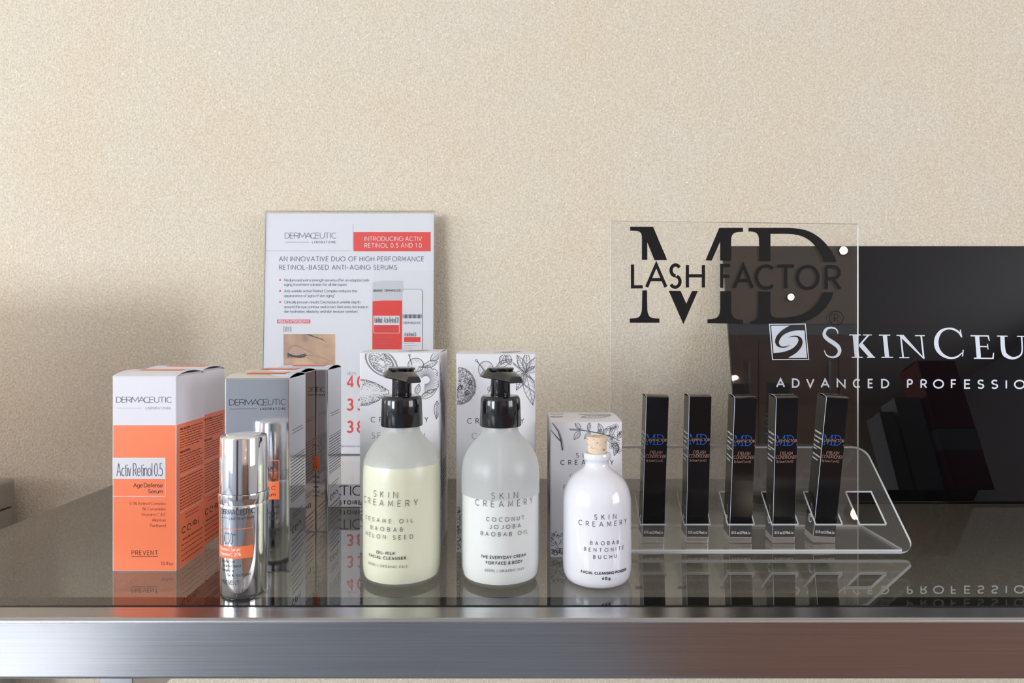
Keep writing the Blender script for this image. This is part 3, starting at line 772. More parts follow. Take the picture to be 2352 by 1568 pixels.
ctext(P, 'i', 'PREVENT', -60, -10, 1343, .0028, .00034, 'track'); ctext(P, 'i', '1.0 fl oz', -18, 10, 1360.5, .0020, .00024)
P.build('b', 'brand_lettering', M_INK, t)
lp = P.build('o', 'label_band', M_ORANGE, t); P.build('n', 'product_lettering', M_INK, t); P.build('w', 'label_lettering', M_WINK, lp, .00008); P.build('i', 'ingredient_lettering', M_INK, t)

# ================================================================== POSTER IN ACRYLIC HOLDER
PB, PT = Vector((0, .8370, .0365)), Vector((0, .8520, .3335))      # bottom and top line of the poster plane (x free)
pv = (PT-PB).normalized(); pn = Vector((0, -pv.z, pv.y))            # pn points to the camera
def plane_uv(px, py, B=PB, v=pv, n=pn):
    d = Vector(((px-CX)/F, 1, -(py-CY)/F)); o = Vector((0, 0, CH))
    k = (B-o).dot(n)/d.dot(n); p = o+d*k
    return (p.x, (p-B).dot(v))
def plane_xyz(off, B=PB, v=pv, n=pn):
    return lambda u, w, l: tuple(Vector((u, 0, 0))+B+v*w+n*(off+l))
h = thing('sign_holder', 'clear acrylic sign holder on a white wedge base, standing against the wall', 'sign holder')
pl = plane_uv(611, 492)[0]; pr = plane_uv(998, 492)[0]
ph = (PT-PB).length
def sheet(u0, u1, w0, w1, a, b):
    m = MB(); f = lambda u, w, o_: tuple(Vector((u, 0, 0))+PB+pv*w+pn*o_)
    v = [f(u, w, o_) for o_ in (a, b) for w in (w0, w1) for u in (u0, u1)]
    m.add(v, [(0, 1, 3, 2), (4, 6, 7, 5)], 0); m.add(v, [(0, 4, 5, 1), (2, 3, 7, 6), (0, 2, 6, 4), (1, 5, 7, 3)], 1)
    return m
sheet(pl-.001, pr+.001, -.001, ph+.003, .0012, .0032).build('front_sheet', [M_ACRYL, M_ACEDGE], h)
sheet(pl-.001, pr+.001, -.001, ph+.003, -.0032, -.0012).build('back_sheet', [M_ACRYL, M_ACEDGE], h)
bx0, bx1 = pl-.018, -.0845
mb = MB(); prof = [(.7285, .0002), (.7285, .0250), (.8325, .0345), (.8415, .0345), (.8415, .0002)]
v = [(x, y, z) for x in (bx0, bx1) for y, z in prof]
mb.add(v, [(0, 1, 2, 3, 4), (9, 8, 7, 6, 5)] + [(i, 5+i, 5+(i+1) % 5, (i+1) % 5) for i in range(5)])
mb.build('wedge_base', M_WPLAST, h, bevel=.0008)
MB().box(bx0, bx1, .8420, .8450, .0002, .0345).build('back_stop', M_WPLAST, h)
P = Print(front_print(0, .7285), lambda u, v, l: (u, .7285-EPS-l, v))
dermaceutic(P, 'b', 608, 829, 1137, 21.5, 2.2); P.line('b', [(608, 1154), (715, 1154)], .8); P.text('b', 'LABORATOIRE', 728, 829, 1157.5, 8, 2.0)
P.build('b', 'base_lettering', M_INK, h)

po = thing('promotional_poster', 'white serum poster with red banner and eye picture in the acrylic holder', 'poster')
sheet(pl+.0005, pr-.0005, 0, ph, -.0006, .0006).build('paper', [M_PAPER, M_PAPER], po)
P = Print(plane_uv, plane_xyz(.0008))
dermaceutic(P, 'g', 655, 772, 547.3, 12.5, 1.1); P.line('g', [(655, 556), (711, 556)], .45); P.text('g', 'LABORATOIRE', 717, 771, 558.4, 4.3, .8)
P.build('g', 'brand_lettering', M_GREYINK, po)
P.line('h', [(609, 576), (808, 576)], .3); P.line('h', [(811, 514), (811, 574)], .3)
P.build('h', 'hairline', M_LGREY, po)
P.rect('r', 812.4, 533, 989.2, 577); b = P.build('r', 'banner', M_RED, po)
P.text('w', 'INTRODUCING ACTIV', 837.4, 969.3, 553, 9.3, 1.15); P.text('w', 'RETINOL 0.5 AND 1.0', 837.4, 969.3, 568.2, 9.3, 1.15)
P.build('w', 'banner_lettering', M_WINK, b, .0001)
P.text('t', 'AN INNOVATIVE DUO OF HIGH PERFORMANCE', 641, 974.4, 599.6, 10.2, 1.25); P.text('t', 'RETINOL-BASED ANTI-AGING SERUMS', 641, 912.7, 619, 10.2, 1.25)
P.build('t', 'headline_lettering', M_GREYINK, po)
for s, x1, y in (('Medium and extra strength serums offer an adapted anti-', 850, 646), ('aging treatment solution for all skin types', 797, 656.2), ('Anti-wrinkle active Retinol Complex reduces the', 820.4, 671),
                 ('appearance of signs of skin aging*', 769.5, 681.7), ('Clinically proven results: Decrease in wrinkle depth', 828, 696.5), ("around the eye contour and crow's feet area. Increase in", 845.6, 707.2), ('skin hydration, elasticity and skin texture comfort.', 823.5, 718)):
    P.text('t', s, 652.5, x1, y, 6.0, .75, 'scale')
P.build('t', 'bullet_lettering', M_GREYINK, po)
for y in (643, 668, 693.7): P.rect('q', 641.8, y-2, 645.8, y+2)
P.build('q', 'bullet_mark', M_PINK, po)
P.rect('r', 636.7, 733.5, 713, 742.4); b = P.build('r', 'results_tag', M_PINK, po); P.text('w', 'RESULTS AFTER 28 DAYS', 640, 710, 740.6, 5.2, .8); P.build('w', 'tag_lettering', M_WINK, b, .0001)
P.text('t', 'DAY 0', 651, 669.6, 761.6, 12, 1.1, 'scale'); P.build('t', 'day_lettering', M_LGREY, po)
# eye photograph on the poster
def skin():
    m = mat('printed_skin', (0.62, 0.40, 0.26), 0.5); b = m.node_tree.nodes['Principled BSDF']
    tc = nd(m, 'ShaderNodeTexCoord'); n = nd(m, 'ShaderNodeTexNoise'); n.inputs['Scale'].default_value = 28; n.inputs['Detail'].default_value = 5
    lk(m, tc.outputs['Object'], n.inputs['Vector']); cr = nd(m, 'ShaderNodeValToRGB')
    cr.color_ramp.elements[0].position = .35; cr.color_ramp.elements[0].color = (0.42, 0.25, 0.16, 1); cr.color_ramp.elements[1].position = .62; cr.color_ramp.elements[1].color = (0.74, 0.50, 0.31, 1)
    lk(m, n.outputs['Fac'], cr.inputs['Fac']); lk(m, cr.outputs['Color'], b.inputs['Base Color']); return m
P.rect('e', 651.7, 767, 770, 862); ey = P.build('e', 'eye_picture', skin(), po)
M_LID = mat('printed_eyelid', (0.60, 0.36, 0.29), 0.5); M_LASH = mat('printed_lash', (0.035, 0.03, 0.035), 0.5); M_CREASE = mat('printed_crease', (0.36, 0.19, 0.12), 0.5)
P.poly('l', [(662, 812), (666, 800), (676, 795), (688, 797), (700, 806), (706, 814), (694, 819), (676, 818)]); P.build('l', 'eyelid', M_LID, ey, .0001)
P.line('c', [(664, 806), (668, 797), (676, 793), (690, 796), (706, 805), (722, 813)], [.4, .7, .8, .8, .6, .2]); P.line('c', [(700, 815), (730, 817), (752, 826), (768, 832)], [.6, .5, .4, .2]); P.line('c', [(704, 820), (724, 831), (744, 846)], [.5, .4, .2])
P.build('c', 'skin_crease', M_CREASE, ey, .00015)
P.line('k', [(661, 811), (672, 817), (690, 820), (706, 816)], [1.5, 2.2, 2.2, .6])
for i in range(22):
    x = 662+i*1.9; P.line('k', [(x, 814+2.5*math.sin(i*.2)), (x-2+i*.08, 822+2*math.sin(i*1.7))], [.9, .15])
P.build('k', 'eyelashes', M_LASH, ey, .0002)
for i in range(16):
    x = 706+i*2.2; P.line('k', [(x, 768+i*.7), (x+9, 769+i*.95)], [.9, .2])
P.build('k', 'eyebrow', M_LASH, ey, .0002)
# product picture on the poster
pc = None
P.poly('a', [(855.8, 648), (880, 644.5), (925.5, 645), (925.5, 802), (855.5, 802)]); pic = P.build('a', 'product_picture', mat('printed_pale', (0.68, 0.69, 0.72), .5), po)
P.poly('r', [(856, 692), (880, 690), (924, 690), (923, 802), (855.5, 802)]); P.build('r', 'picture_red_area', M_RED, pic, .0001)
P.rect('w', 858, 725, 918, 746); P.rect('w', 858, 745, 859, 765); P.rect('w', 917, 745, 918, 765); P.rect('w', 858, 764.2, 918, 765.2)
P.poly('w', [(925, 802), (925, 668), (928, 664), (967, 664), (970, 668), (970, 802)]); P.build('w', 'picture_white_area', M_PAPER, pic, .00018)
P.line('g', [(925, 668), (928, 664), (967, 664), (970, 668), (970, 802)], .35)
dermaceutic(P, 'g', 884, 922, 669.5, 5, .7); dermaceutic(P, 'g', 858, 879, 670, 5, .6); dermaceutic(P, 'g', 927, 967, 744, 5, .7)
P.text('g', 'Activ Retinol 1.0', 882, 916, 741, 13, .9, 'scale'); P.text('g', 'Activ Retinol', 860, 878, 741, 13, .8, 'scale'); P.text('g', 'Activ Retinol 1.0', 929, 956, 772, 9, .7, 'scale')
P.smallprint('g', 860, 915, 752, 760, 2, 1.2, 21, .3); P.smallprint('g', 858, 916, 772, 799, 5, .9, 22, .4); P.smallprint('g', 928, 962, 788, 799, 3, .8, 23, .3)
P.build('g', 'picture_lettering', M_GREYINK, pic, .0003)
P.rect('r', 928, 774, 966, 785); P.build('r', 'picture_label_band', M_RED, pic, .00026)
for k in range(9): P.rect('g' if k % 2 else 'l', 925+k*5, 722, 930+k*5, 731)
P.build('g', 'picture_ring_dark', M_GREYINK, pic, .00028); P.build('l', 'picture_ring_light', M_LGREY, pic, .00028)
P.text('r', '40%', 796, 866, 888.6, 24.5, 4.2, xs=.92); P.text('r', '33%', 796, 866, 941, 24.5, 4.2, xs=.92); P.text('r', '38%', 796, 866, 992, 24.5, 4.2, xs=.92)
P.build('r', 'percentage_figures', M_RED, po)
P.text('g', 'Up to', 797, 818, 859, 6.5, .8, 'scale'); P.text('g', 'www.dermaceutic.com', 768, 830, 1026, 5, .7, 'scale'); P.build('g', 'small_lettering', M_LGREY, po)

# ================================================================== BOTANICAL CARTONS
def leaf(P, k, bx_, by, ang, L, W, veins=5, hw=.5):
    c, s = math.cos(R(ang)), math.sin(R(ang)); T = lambda a, b: (bx_+a*c-b*s, by+a*s+b*c)
    up = [T(L*f, W*math.sin(math.pi*f**.85)*.5) for f in [i/12 for i in range(13)]]
    dn = [T(L*f, -W*math.sin(math.pi*f**.85)*.5) for f in [i/12 for i in range(13)]]
    P.line(k, up, hw); P.line(k, dn, hw); P.line(k, [T(0, 0), T(L, 0)], hw*.8)
    for i in range(veins):
        f = (i+.8)/(veins+.6); wv = W*.5*math.sin(math.pi*min(1, f+.12)**.85)*.92
        for sg in (-1, 1): P.line(k, [T(L*f, 0), T(L*min(1, f+.13), sg*wv)], hw*.45)
    for i in range(int(veins*2.2)):
        f = .12+.8*(i/(veins*2.2)); wv = W*.5*math.sin(math.pi*f**.85)
        P.line(k, [T(L*f, -wv), T(L*(f+.05), -wv*.55)], hw*.4)
def stipple(P, k, cx, cy, rx, ry, n, seed, bias=1.0, d=.55):
    rn = random.Random(seed)
    for i in range(n):
        a = rn.uniform(0, 360); q = rn.random()**(.5/bias)
        x, y = cx+rx*q*math.cos(R(a)), cy+ry*q*math.sin(R(a)); e = rn.uniform(.3, 1)*d*2.2; g = rn.uniform(0, 180)
        P.line(k, [(x, y), (x+e*math.cos(R(g)), y+e*math.sin(R(g)))], d*.5)
def ell(cx, cy, rx, ry, rot, a0=0, a1=360, n=28):
    c, s = math.cos(R(rot)), math.sin(R(rot))
    return [(cx+x*c-y*s, cy+x*s+y*c) for x, y in A(0, 0, rx, ry, a0, a1, n)]
def clip_face(P, k, u0, u1, v0, v1):
    """trim a print layer to the panel it is printed on (pieces past the fold are dropped or pulled to the edge)"""
    l = P.layers[k]; l[0] = [(min(max(a, u0), u1), min(max(b, v0), v1), e) for a, b, e in l[0]]
def cream_box(xl, xr, yf, H, label, D, kind):
    W = xr-xl; xc = (xl+xr)/2
    t = thing('skincare_box', label, 'box', (xc, yf+D/2, 0), group='white botanical skincare boxes')
    carton_body(W, D, H).build('carton', M_CREAMBOX, t, bevel=.0008)
    lid, top = arched_lid(W, D, H+.0002, .0012); lidc = lid.build('top_flap', M_CREAMBOX, t, smooth=50)
    P = Print(front_print(xc, yf), lambda u, v, l: (u, -D/2-EPS-l, v)); k = 'd'
    if kind == 1:
        # melon seed half, closed almond, fig fruit, fan flower and leaves
        for q, hw in ((1, .7), (.93, .4), (.78, .55), (.72, .3)): P.line(k, ell(876, 832, 42*q, 27*q, 38), hw, True)
        rn = random.Random(3)
        for i in range(420):
            a = rn.uniform(0, 360); q = 1-rn.random()**1.6*.75
            p = ell(876, 832, 30*q, 19*q, 38, a, a+1, 1)[0]; P.line(k, [p, (p[0]+1.4, p[1]+1.1)], .42)
        P.line(k, [(826, 871.5), (842, 872), (862, 879), (884, 891), (892, 897), (893, 904), (882, 909), (866, 921), (846, 930), (826, 931)], .6)
        for i in range(420):
            x = rn.uniform(827, 886); tmid = 901; hgt = 28*(1-((x-826)/68)**2.2); y = tmid+hgt*rn.choice((-1, 1))*(1-rn.random()**2*.8)
            P.line(k, [(x, y), (x+1.5, y+.6)], .42)
        P.line(k, A(955, 838, 18, 16, 0, 360, 24), .6, True); stipple(P, k, 957, 837, 17, 15, 200, 5, 1.4, .5); P.line(k, [(946, 838), (941, 820), (940, 816)], [.9, .7, 1.2])
        P.line(k, ell(940.5, 815.5, 1.8, 2.6, 0), .5, True)
        # fan flower
        for i in range(30):
            a = 150-i*8.6; r0 = 9; r1 = 30+4*math.sin(i*1.9)
            P.line(k, [(978+r0*math.cos(R(a)), 872-r0*math.sin(R(a))), (978+r1*math.cos(R(a)), 872-r1*math.sin(R(a)))], .42)
        P.line(k, [(978+(31+2.5*math.sin(i*1.3))*math.cos(R(160-i*7.5)), 872-(31+2.5*math.sin(i*1.3))*math.sin(R(160-i*7.5))) for i in range(36)], .55)
        leaf(P, k, 1008, 812, 140, 26, 17, 6); leaf(P, k, 1005, 830, 160, 40, 15, 6); leaf(P, k, 966, 915, -30, 44, 16, 7); leaf(P, k, 1004, 920, 92, 42, 13, 7); leaf(P, k, 956, 906, -75, 26, 12, 5)
        P.text('w', 'SKIN', 886, 946, 953, 11.4, 1.15); P.text('w', 'CREAMERY', 851, 984, 969, 11.4, 1.25); P.text('g', 'SESAME OIL', 853, 982, 1006.5, 13, 1.0)
        # sprig at lower left, and side print
        for i in range(5): leaf(P, k, 828, 1160+i*7, -60+i*30, 12, 5, 3, .4)
        P.line(k, [(826, 1178), (838, 1166), (830, 1158)], .6); P.line(k, ell(833, 1195, 8, 14, 10), .6, True)
    elif kind == 2:
        P.line(k, ell(1052, 886, 40, 42, 0, -88, 88), .7); P.line(k, ell(1052, 886, 38, 40, 0, -80, 85), .35)
        rn = random.Random(9)
        for i in range(620):
            a = rn.uniform(-88, 88); q = rn.random()**.42; x, y = 1050+40*q*math.cos(R(a)), 886+41*q*math.sin(R(a))
            g = a+70+rn.uniform(-25, 25); P.line(k, [(x, y), (x+2.4*math.cos(R(g)), y+2.4*math.sin(R(g)))], .38)
        for i in range(34):
            a = rn.uniform(-85, 85); x, y = 1052+40*math.cos(R(a)), 886+42*math.sin(R(a)); P.line(k, [(x, y), (x+3*math.cos(R(a-25)), y+3*math.sin(R(a-25)))], .28)
        for (x, y) in ((1080, 878), (1057, 889), (1073, 902)): P.line(k, ell(x, y, 4.2, 5, 20), .9, True); stipple(P, k, x, y, 4, 4.6, 26, int(x), 1, .6)
        P.line(k, A(1116, 848, 17, 19, 0, 360, 24), .6, True); stipple(P, k, 1118, 846, 16, 18, 230, 6, 1.3, .5)
        P.line(k, [(1112, 850), (1100, 835), (1096, 829)], [.9, .8, 1.4]); P.line(k, ell(1094.5, 828, 2, 2.8, -30), .6, True)
        for a, L, W_ in ((-118, 44, 17), (-88, 48, 18), (-52, 46, 17), (-20, 34, 14), (78, 78, 26), (160, 40, 15), (118, 48, 17)):
            leaf(P, k, 1208, 854, a, L, W_, 7)
        leaf(P, k, 1150, 836, -70, 26, 15, 5); leaf(P, k, 1172, 838, -105, 28, 14, 5); leaf(P, k, 1140, 842, -25, 40, 15, 6)
        for y0, y1 in ((840, 876), (870, 901)): P.line(k, [(1178, y0-8), (1232, y1)], .7); P.line(k, [(1178, y0-5), (1232, y1+3)], .5)
        P.line(k, A(1124, 893, 4, 5, 0, 360, 10), .5, True); P.line(k, [(1119, 908), (1124, 898), (1128, 880)], .5)
        P.text('w', 'SKIN', 1108, 1168, 956, 11.4, 1.15); P.text('w', 'CREAMERY', 1072.6, 1204, 972, 11.4, 1.25); P.text('g', 'COCONUT', 1083, 1194, 1007.5, 13.2, 1.0)
        for i in range(22):
            a = rn.uniform(0, 360); x, y = rn.uniform(1048, 1058), rn.uniform(1160, 1265); P.line(k, [(x, y), (x+8*math.cos(R(a)), y+9*math.sin(R(a)))], .5)
        for i in range(6): P.line(k, ell(1052, 1170+i*17, 4, 6, 20*i), .5, True)
    else:
        P.line(k, [(1268, 966), (1282, 990), (1288, 1008), (1292, 1034)], [.8, 1.1, 1.6, 1.6]); P.line(k, [(1266, 988), (1276, 1000), (1288, 1013)], [.7, 1.0, 1.3]); P.line(k, [(1271, 966), (1285, 990), (1291, 1008), (1296, 1033)], .4)
        P.line(k, [(1308, 986.5), (1340, 988), (1368, 993), (1398, 1000), (1424, 1012)], [.9, 1.0, 1.1, 1, .7]); P.line(k, [(1308, 984), (1340, 985)], .4)
        for x, y, a, L, W_ in ((1334, 987, -125, 24, 10), (1332, 990, 125, 24, 13), (1352, 990, -85, 22, 8), (1356, 991, 130, 22, 9), (1384, 995, -112, 25, 12), (1386, 996, -60, 16, 8), (1395, 999, 60, 24, 10), (1400, 1000, -60, 24, 10), (1418, 1006, -50, 22, 10), (1410, 1015, 70, 26, 11), (1420, 1020, 110, 28, 11), (1372, 994, -40, 14, 6)):
            leaf(P, k, x, y, a, L, W_, 5, .45)
        for x, y in ((1402, 984), (1414, 980), (1408, 1004), (1416, 1018), (1406, 1024), (1420, 1034), (1424, 996)):
            for j in range(5): P.line(k, ell(x+4*math.cos(R(72*j)), y+4*math.sin(R(72*j)), 3.4, 2.4, 72*j), .38, True)
            stipple(P, k, x, y, 2.2, 2.2, 10, int(x), 1, .5)
        P.text('w', 'SKIN', 1322.7, 1373, 1050.5, 10.2, 1.15); P.text('w', 'CREAMERY', 1287, 1409.5, 1066.6, 10.2, 1.25); P.text('g', 'FACIAL', 1309, 1388, 1099, 10, .9); P.text('g', 'POWDER', 1294, 1400, 1123.5, 10, .9)
        rn = random.Random(4)
        for i in range(46):
            x, y = rn.uniform(1264, 1300), rn.uniform(1226, 1252); P.line(k, [(x, y), (x+rn.uniform(-9, 9), y+rn.uniform(-8, 8))], .5)
        for i in range(5): P.line(k, ell(1268+i*7, 1266+3*math.sin(i*2), 6, 5, 30*i), .8, True); P.line(k, ell(1268+i*7, 1266, 3, 2.5, 20*i), .5, True)
    clip_face(P, k, -W/2+.0004, W/2-.0004, .001, H-.0004)
    P.build('d', 'botanical_drawing', M_INKSOFT, t); P.build('w', 'brand_lettering', M_INK, t); P.build('g', 'product_lettering', M_GREYINK, t)
    # drawing goes round the fold onto the side face that shows
    sg = 1 if kind == 1 else -1
    S = Print(lambda px, py: (-D/2+D*px/100.0, H*(1-py/100.0)), lambda u, v, l: (sg*(W/2+EPS+l), u, v))
    for i in range(5): leaf(S, k, 8+i*15, 5+i*5, 70+i*14, 22, 9, 6, .5)
    leaf(S, k, 20, 40, 85, 30, 12, 6, .5); S.smallprint(k, 14, 84, 58, 74, 9, .7, 31, .2)
    clip_face(S, k, -D/2+.0004, D/2-.0004, .001, H-.0004); S.build(k, 'side_drawing', M_INKSOFT, t)
    T = Print(lambda px, py: (-W/2+W*px/100.0, -D/2+D*py/100.0), lambda u, v, l: (u, v, H+.0003+.0012*math.sin(math.pi*min(1, max(0, (v+D/2)/D)))**.75+EPS+l))
    if kind == 3:
        leaf(T, k, 46, 30, 25, 50, 26, 6, .5); leaf(T, k, 92, 60, 180, 46, 22, 6, .5); leaf(T, k, 2, 40, -8, 18, 14, 3, .5); leaf(T, k, 2, 66, 10, 22, 12, 3, .5)
    else:
        leaf(T, k, 46, 20, 20, 40, 16, 5, .4); leaf(T, k, 60, 12, 60, 40, 16, 5, .4)
    clip_face(T, k, -W/2+.0004, W/2-.0004, -D/2+.001, D/2-.001); T.build(k, 'top_drawing', M_INKSOFT, lidc)
    return t
cream_box(-.1333, -.0654, .5824, .1708, 'white skincare box with seed drawings, behind the yellowish pump bottle', .068, 1)
cream_box(-.0509, .0167, .5835, .1695, 'white skincare box with coconut and leaf drawing, behind the white cream bottle', .068, 2)
cream_box(.0290, .0889, .5715, .1132, 'small white skincare box with twig drawing, behind the corked bottle', .062, 3)

# ================================================================== FROSTED PUMP BOTTLES
BP = [(.0200, 0.0), (.0240, .0003), (.0268, .0018), (.0288, .0048), (.0298, .0095), (.0300, .016), (.0300, .080), (.0297, .0855), (.0288, .0905), (.0270, .0955), (.0245, .1000), (.0215, .1040), (.0185, .1072), (.0160, .1100), (.0143, .1128), (.0136, .1155), (.0134, .1190)]
def prof_at(z):
    for (r0, z0), (r1, z1) in zip(BP, BP[1:]):
        if z0 <= z <= z1: return r0+(r1-r0)*(z-z0)/(z1-z0)
    return BP[-1][0]
def pump_bottle(px, yc, fill, label, liquid, lines, tilt=0.0, base_tint=None):
    xc = (px-CX)/F*yc
    t = thing('pump_bottle', label, 'bottle', (xc, yc, 0), (0, 0, math.atan2(-xc, yc)), group='frosted glass pump bottles')
    prof = [p for p in BP if p[1] < fill-.0008] + [(prof_at(fill), fill)] + [p for p in BP if p[1] > fill+.0008]
    idx = prof.index((prof_at(fill), fill))
    MB().lathe(prof, 96, mi=lambda j: 1 if j < idx else 0).build('glass_body', [M_FROST, M_FROSTWET], t, smooth=50)
    g = .0007; lp = [(max(.001, r-g), z) for r, z in prof[:idx+1]]
    lp = [(.001, .0030), (lp[1][0]-.001, .0030)] + [p for p in lp if p[1] > .0045] ; lp.append((.001, fill-.0002))
    MB().lathe(lp, 72).build('liquid', liquid, t, smooth=50)
    MB().lathe([(.0016, .006), (.0016, .12), (.0012, .12)], 16).build('dip_tube', M_WPLAST, t)
    col = MB().lathe([(.0130, .1172), (.0157, .1172), (.0161, .1178), (.0153, .1368), (.0148, .1390), (.0136, .1404), (.0080, .1406), (.0078, .1400)], 72)
    col.build('pump_collar', M_BLACKPL, t, smooth=40)
    MB().lathe([(.0074, .1395), (.0076, .1400), (.0073, .1560), (.0072, .1570)], 48).build('pump_stem', M_BLACKPL, t, smooth=40)
    # pump head: lofted along the nozzle direction
    hd = MB(); secs = [(-.0128, .0098, .1546, .1584), (-.0112, .0122, .1543, .1596), (-.005, .0130, .1541, .1606), (0, .0124, .1538, .1608), (.006, .0106, .1533, .1604), (.012, .0084, .1526, .1594), (.018, .0068, .1520, .1580), (.0228, .0060, .1514, .1562)]
    n = 8
    for s_, hw, zb, zt in secs:
        tw = hw-min(.0034, hw*.32); q = .0010
        for X_, Z_ in ((-hw+q, zb), (hw-q, zb), (hw, zb+q), (tw+q*.6, zt-q*.7), (tw-q, zt), (-tw+q, zt), (-tw-q*.6, zt-q*.7), (-hw, zb+q)): hd.v.append((s_, X_, Z_))
    for j in range(len(secs)-1):
        for i in range(n):
            i2 = (i+1) % n; hd.f.append([j*n+i, j*n+i2, (j+1)*n+i2, (j+1)*n+i]); hd.m.append(0)
    hd.f.append(list(range(n))); hd.m.append(0); hd.f.append([(len(secs)-1)*n+i for i in range(n)][::-1]); hd.m.append(0)
    ho = hd.build('pump_head', M_BLACKPL, t, smooth=42); ho.rotation_euler = (0, 0, R(-58)-math.atan2(-xc, yc))
    MB().lathe([(.0100, .1600), (.0104, .1606), (.0104, .1614), (.0098, .1619), (.0085, .1616), (.001, .1610)], 48).build('head_disc', M_BLACKPL, ho, smooth=40)
    # print round the body: px extents converted to angles
    r = .0300; pxc = px; rpx = F*r/(yc-.012)
    ang = lambda x: math.asin(max(-.97, min(.97, (x-pxc)/rpx)))
    P = Print(lambda a, b: (a, b), cyl_xyz(r))
    for s, x0, x1, yb, cap, wt, key in lines:
        a0, a1 = ang(x0), ang(x1); am = (a0+a1)/2
        Ym = yc-r*math.cos(am); v0 = CH-(yb-CY)/F*Ym; c = cap/F*Ym; wv = wt/F*Ym
        u0, u1 = a0*r, a1*r
        lay, tot = glyph_layout(s); tr = ((u1-u0)/c-tot)/max(1, len(s)-1); lay, tot = glyph_layout(s, tr)
        for ch, gx in lay:
            for st in G[ch][1]:
                pts = [((gx+a)*c, b*c) for a, b in st]; cl = math.hypot(pts[0][0]-pts[-1][0], pts[0][1]-pts[-1][1]) < 1e-7 and len(pts) > 3
                V, Fc = ribbon(pts, wv/2, cl); P.raw(key, [(u0+a, v0+b) for a, b in V], Fc)
    for key in list(P.layers): P.build(key, {'a': 'brand_lettering', 'b': 'ingredient_lettering', 'c': 'product_lettering'}[key], M_INK, t)
    return t
pump_bottle(923, .5275, .0895, 'frosted pump bottle filled with pale yellow oil milk', M_CREAM_Y, [
    ('SKIN', 860, 915, 1141, 13.5, 1.15, 'a'), ('CREAMERY', 837.5, 959, 1161, 13.5, 1.15, 'a'),
    ('SESAME OIL', 842, 948, 1199, 8.8, 1.05, 'b'), ('BAOBAB', 853.7, 925, 1218, 8.8, 1.05, 'b'), ('MELON SEED', 842, 948, 1236, 8.8, 1.05, 'b'),
    ('OIL-MILK', 866.8, 907.5, 1271, 6.2, 1.3, 'c'), ('FACIAL CLEANSER', 850, 932, 1282.5, 6.2, 1.3, 'c'), ('200ML | ORGANIC OILS', 848, 935, 1301, 5, .7, 'b')])
pump_bottle(1149.5, .5265, .0668, 'frosted pump bottle two thirds full of white cream, in the middle', M_CREAM_W, [
    ('SKIN', 1128.7, 1189, 1145, 13.5, 1.15, 'a'), ('CREAMERY', 1092, 1222.5, 1164, 13.5, 1.15, 'a'),
    ('COCONUT', 1117, 1202.7, 1197, 8.8, 1.05, 'b'), ('JOJOBA', 1124.8, 1194.8, 1214, 8.8, 1.05, 'b'), ('BAOBAB OIL', 1105, 1211, 1231, 8.8, 1.05, 'b'),
    ('THE EVERYDAY CREAM', 1106, 1206.6, 1283, 6.2, 1.3, 'c'), ('FOR FACE & BODY', 1117, 1199, 1296, 6.2, 1.3, 'c'), ('200ML | ORGANIC OILS', 1114, 1202, 1313, 5, .7, 'b')])

# ================================================================== CORKED WHITE BOTTLE
yc = .5245; xc = (1371-CX)/F*yc
t = thing('corked_bottle', 'glossy white corked bottle of cleansing powder beside the eyelash stand', 'bottle', (xc, yc, 0), (0, 0, math.atan2(-xc, yc)))
pz = lambda y: CH-(y-CY)/2990.0
WP = [(.0185, 0), (.0215, .0004), (.0240, .0022), (.0255, .0055), (.0262, .0105), (.0263, .016), (.0261, .060), (.0258, .0635), (.0250, .0675), (.0238, .0712), (.0220, .0748), (.0195, .0782), (.0165, .0810), (.0132, .0833), (.0108, .0850), (.0095, .0866), (.0090, .0885), (.0089, .0908), (.0094, .0913), (.0102, .0920), (.0104, .0935), (.0104, .0955), (.0100, .0966), (.0088, .0970), (.0074, .0966), (.0072, .0940)]
MB().lathe(WP, 96).build('glass_body', M_PORC, t, smooth=50)
MB().lathe([(.0064, .0850), (.0071, .0960), (.0080, .1085), (.0078, .1092), (.0005, .1094)], 48).build('cork_stopper', M_CORK, t, smooth=40)
r = .0263; P = Print(lambda a, b: (a, b), cyl_xyz(r)); pxc = 1371; rpx = F*r/(yc-.0105)
ang = lambda x: math.asin(max(-.97, min(.97, (x-pxc)/rpx)))
for s, x0, x1, yb, cap, wt, key in (('SKIN', 1364.6, 1414.5, 1192, 11, 1.05, 'a'), ('CREAMERY', 1329.4, 1438, 1208.5, 11, 1.05, 'a'), ('BAOBAB', 1355.7, 1420, 1250.6, 8, .95, 'b'), ('BENTONITE', 1342, 1431, 1266, 8, .95, 'b'), ('BUCHU', 1362.4, 1415.4, 1282, 8, .95, 'b'),
                                    ('FACIAL CLEANSING POWDER', 1335.8, 1436.8, 1318, 5.6, 1.4, 'c'), ('40g', 1382, 1400.5, 1330, 6, 1.5, 'c')):
    a0, a1 = ang(x0), ang(x1); Ym = yc-r*math.cos((a0+a1)/2); v0 = CH-(yb-CY)/F*Ym; c = cap/F*Ym; wv = wt/F*Ym; u0, u1 = a0*r, a1*r
    lay, tot = glyph_layout(s); tr = ((u1-u0)/c-tot)/max(1, len(s)-1); lay, tot = glyph_layout(s, tr)
    for ch, gx in lay:
        for st in G[ch][1]:
            pts = [((gx+a)*c, b*c) for a, b in st]; cl = math.hypot(pts[0][0]-pts[-1][0], pts[0][1]-pts[-1][1]) < 1e-7 and len(pts) > 3
            V, Fc = ribbon(pts, wv/2, cl); P.raw(key, [(u0+a, v0+b) for a, b in V], Fc)
for key, nm in (('a', 'brand_lettering'), ('b', 'ingredient_lettering'), ('c', 'product_lettering')): P.build(key, nm, M_INK, t)

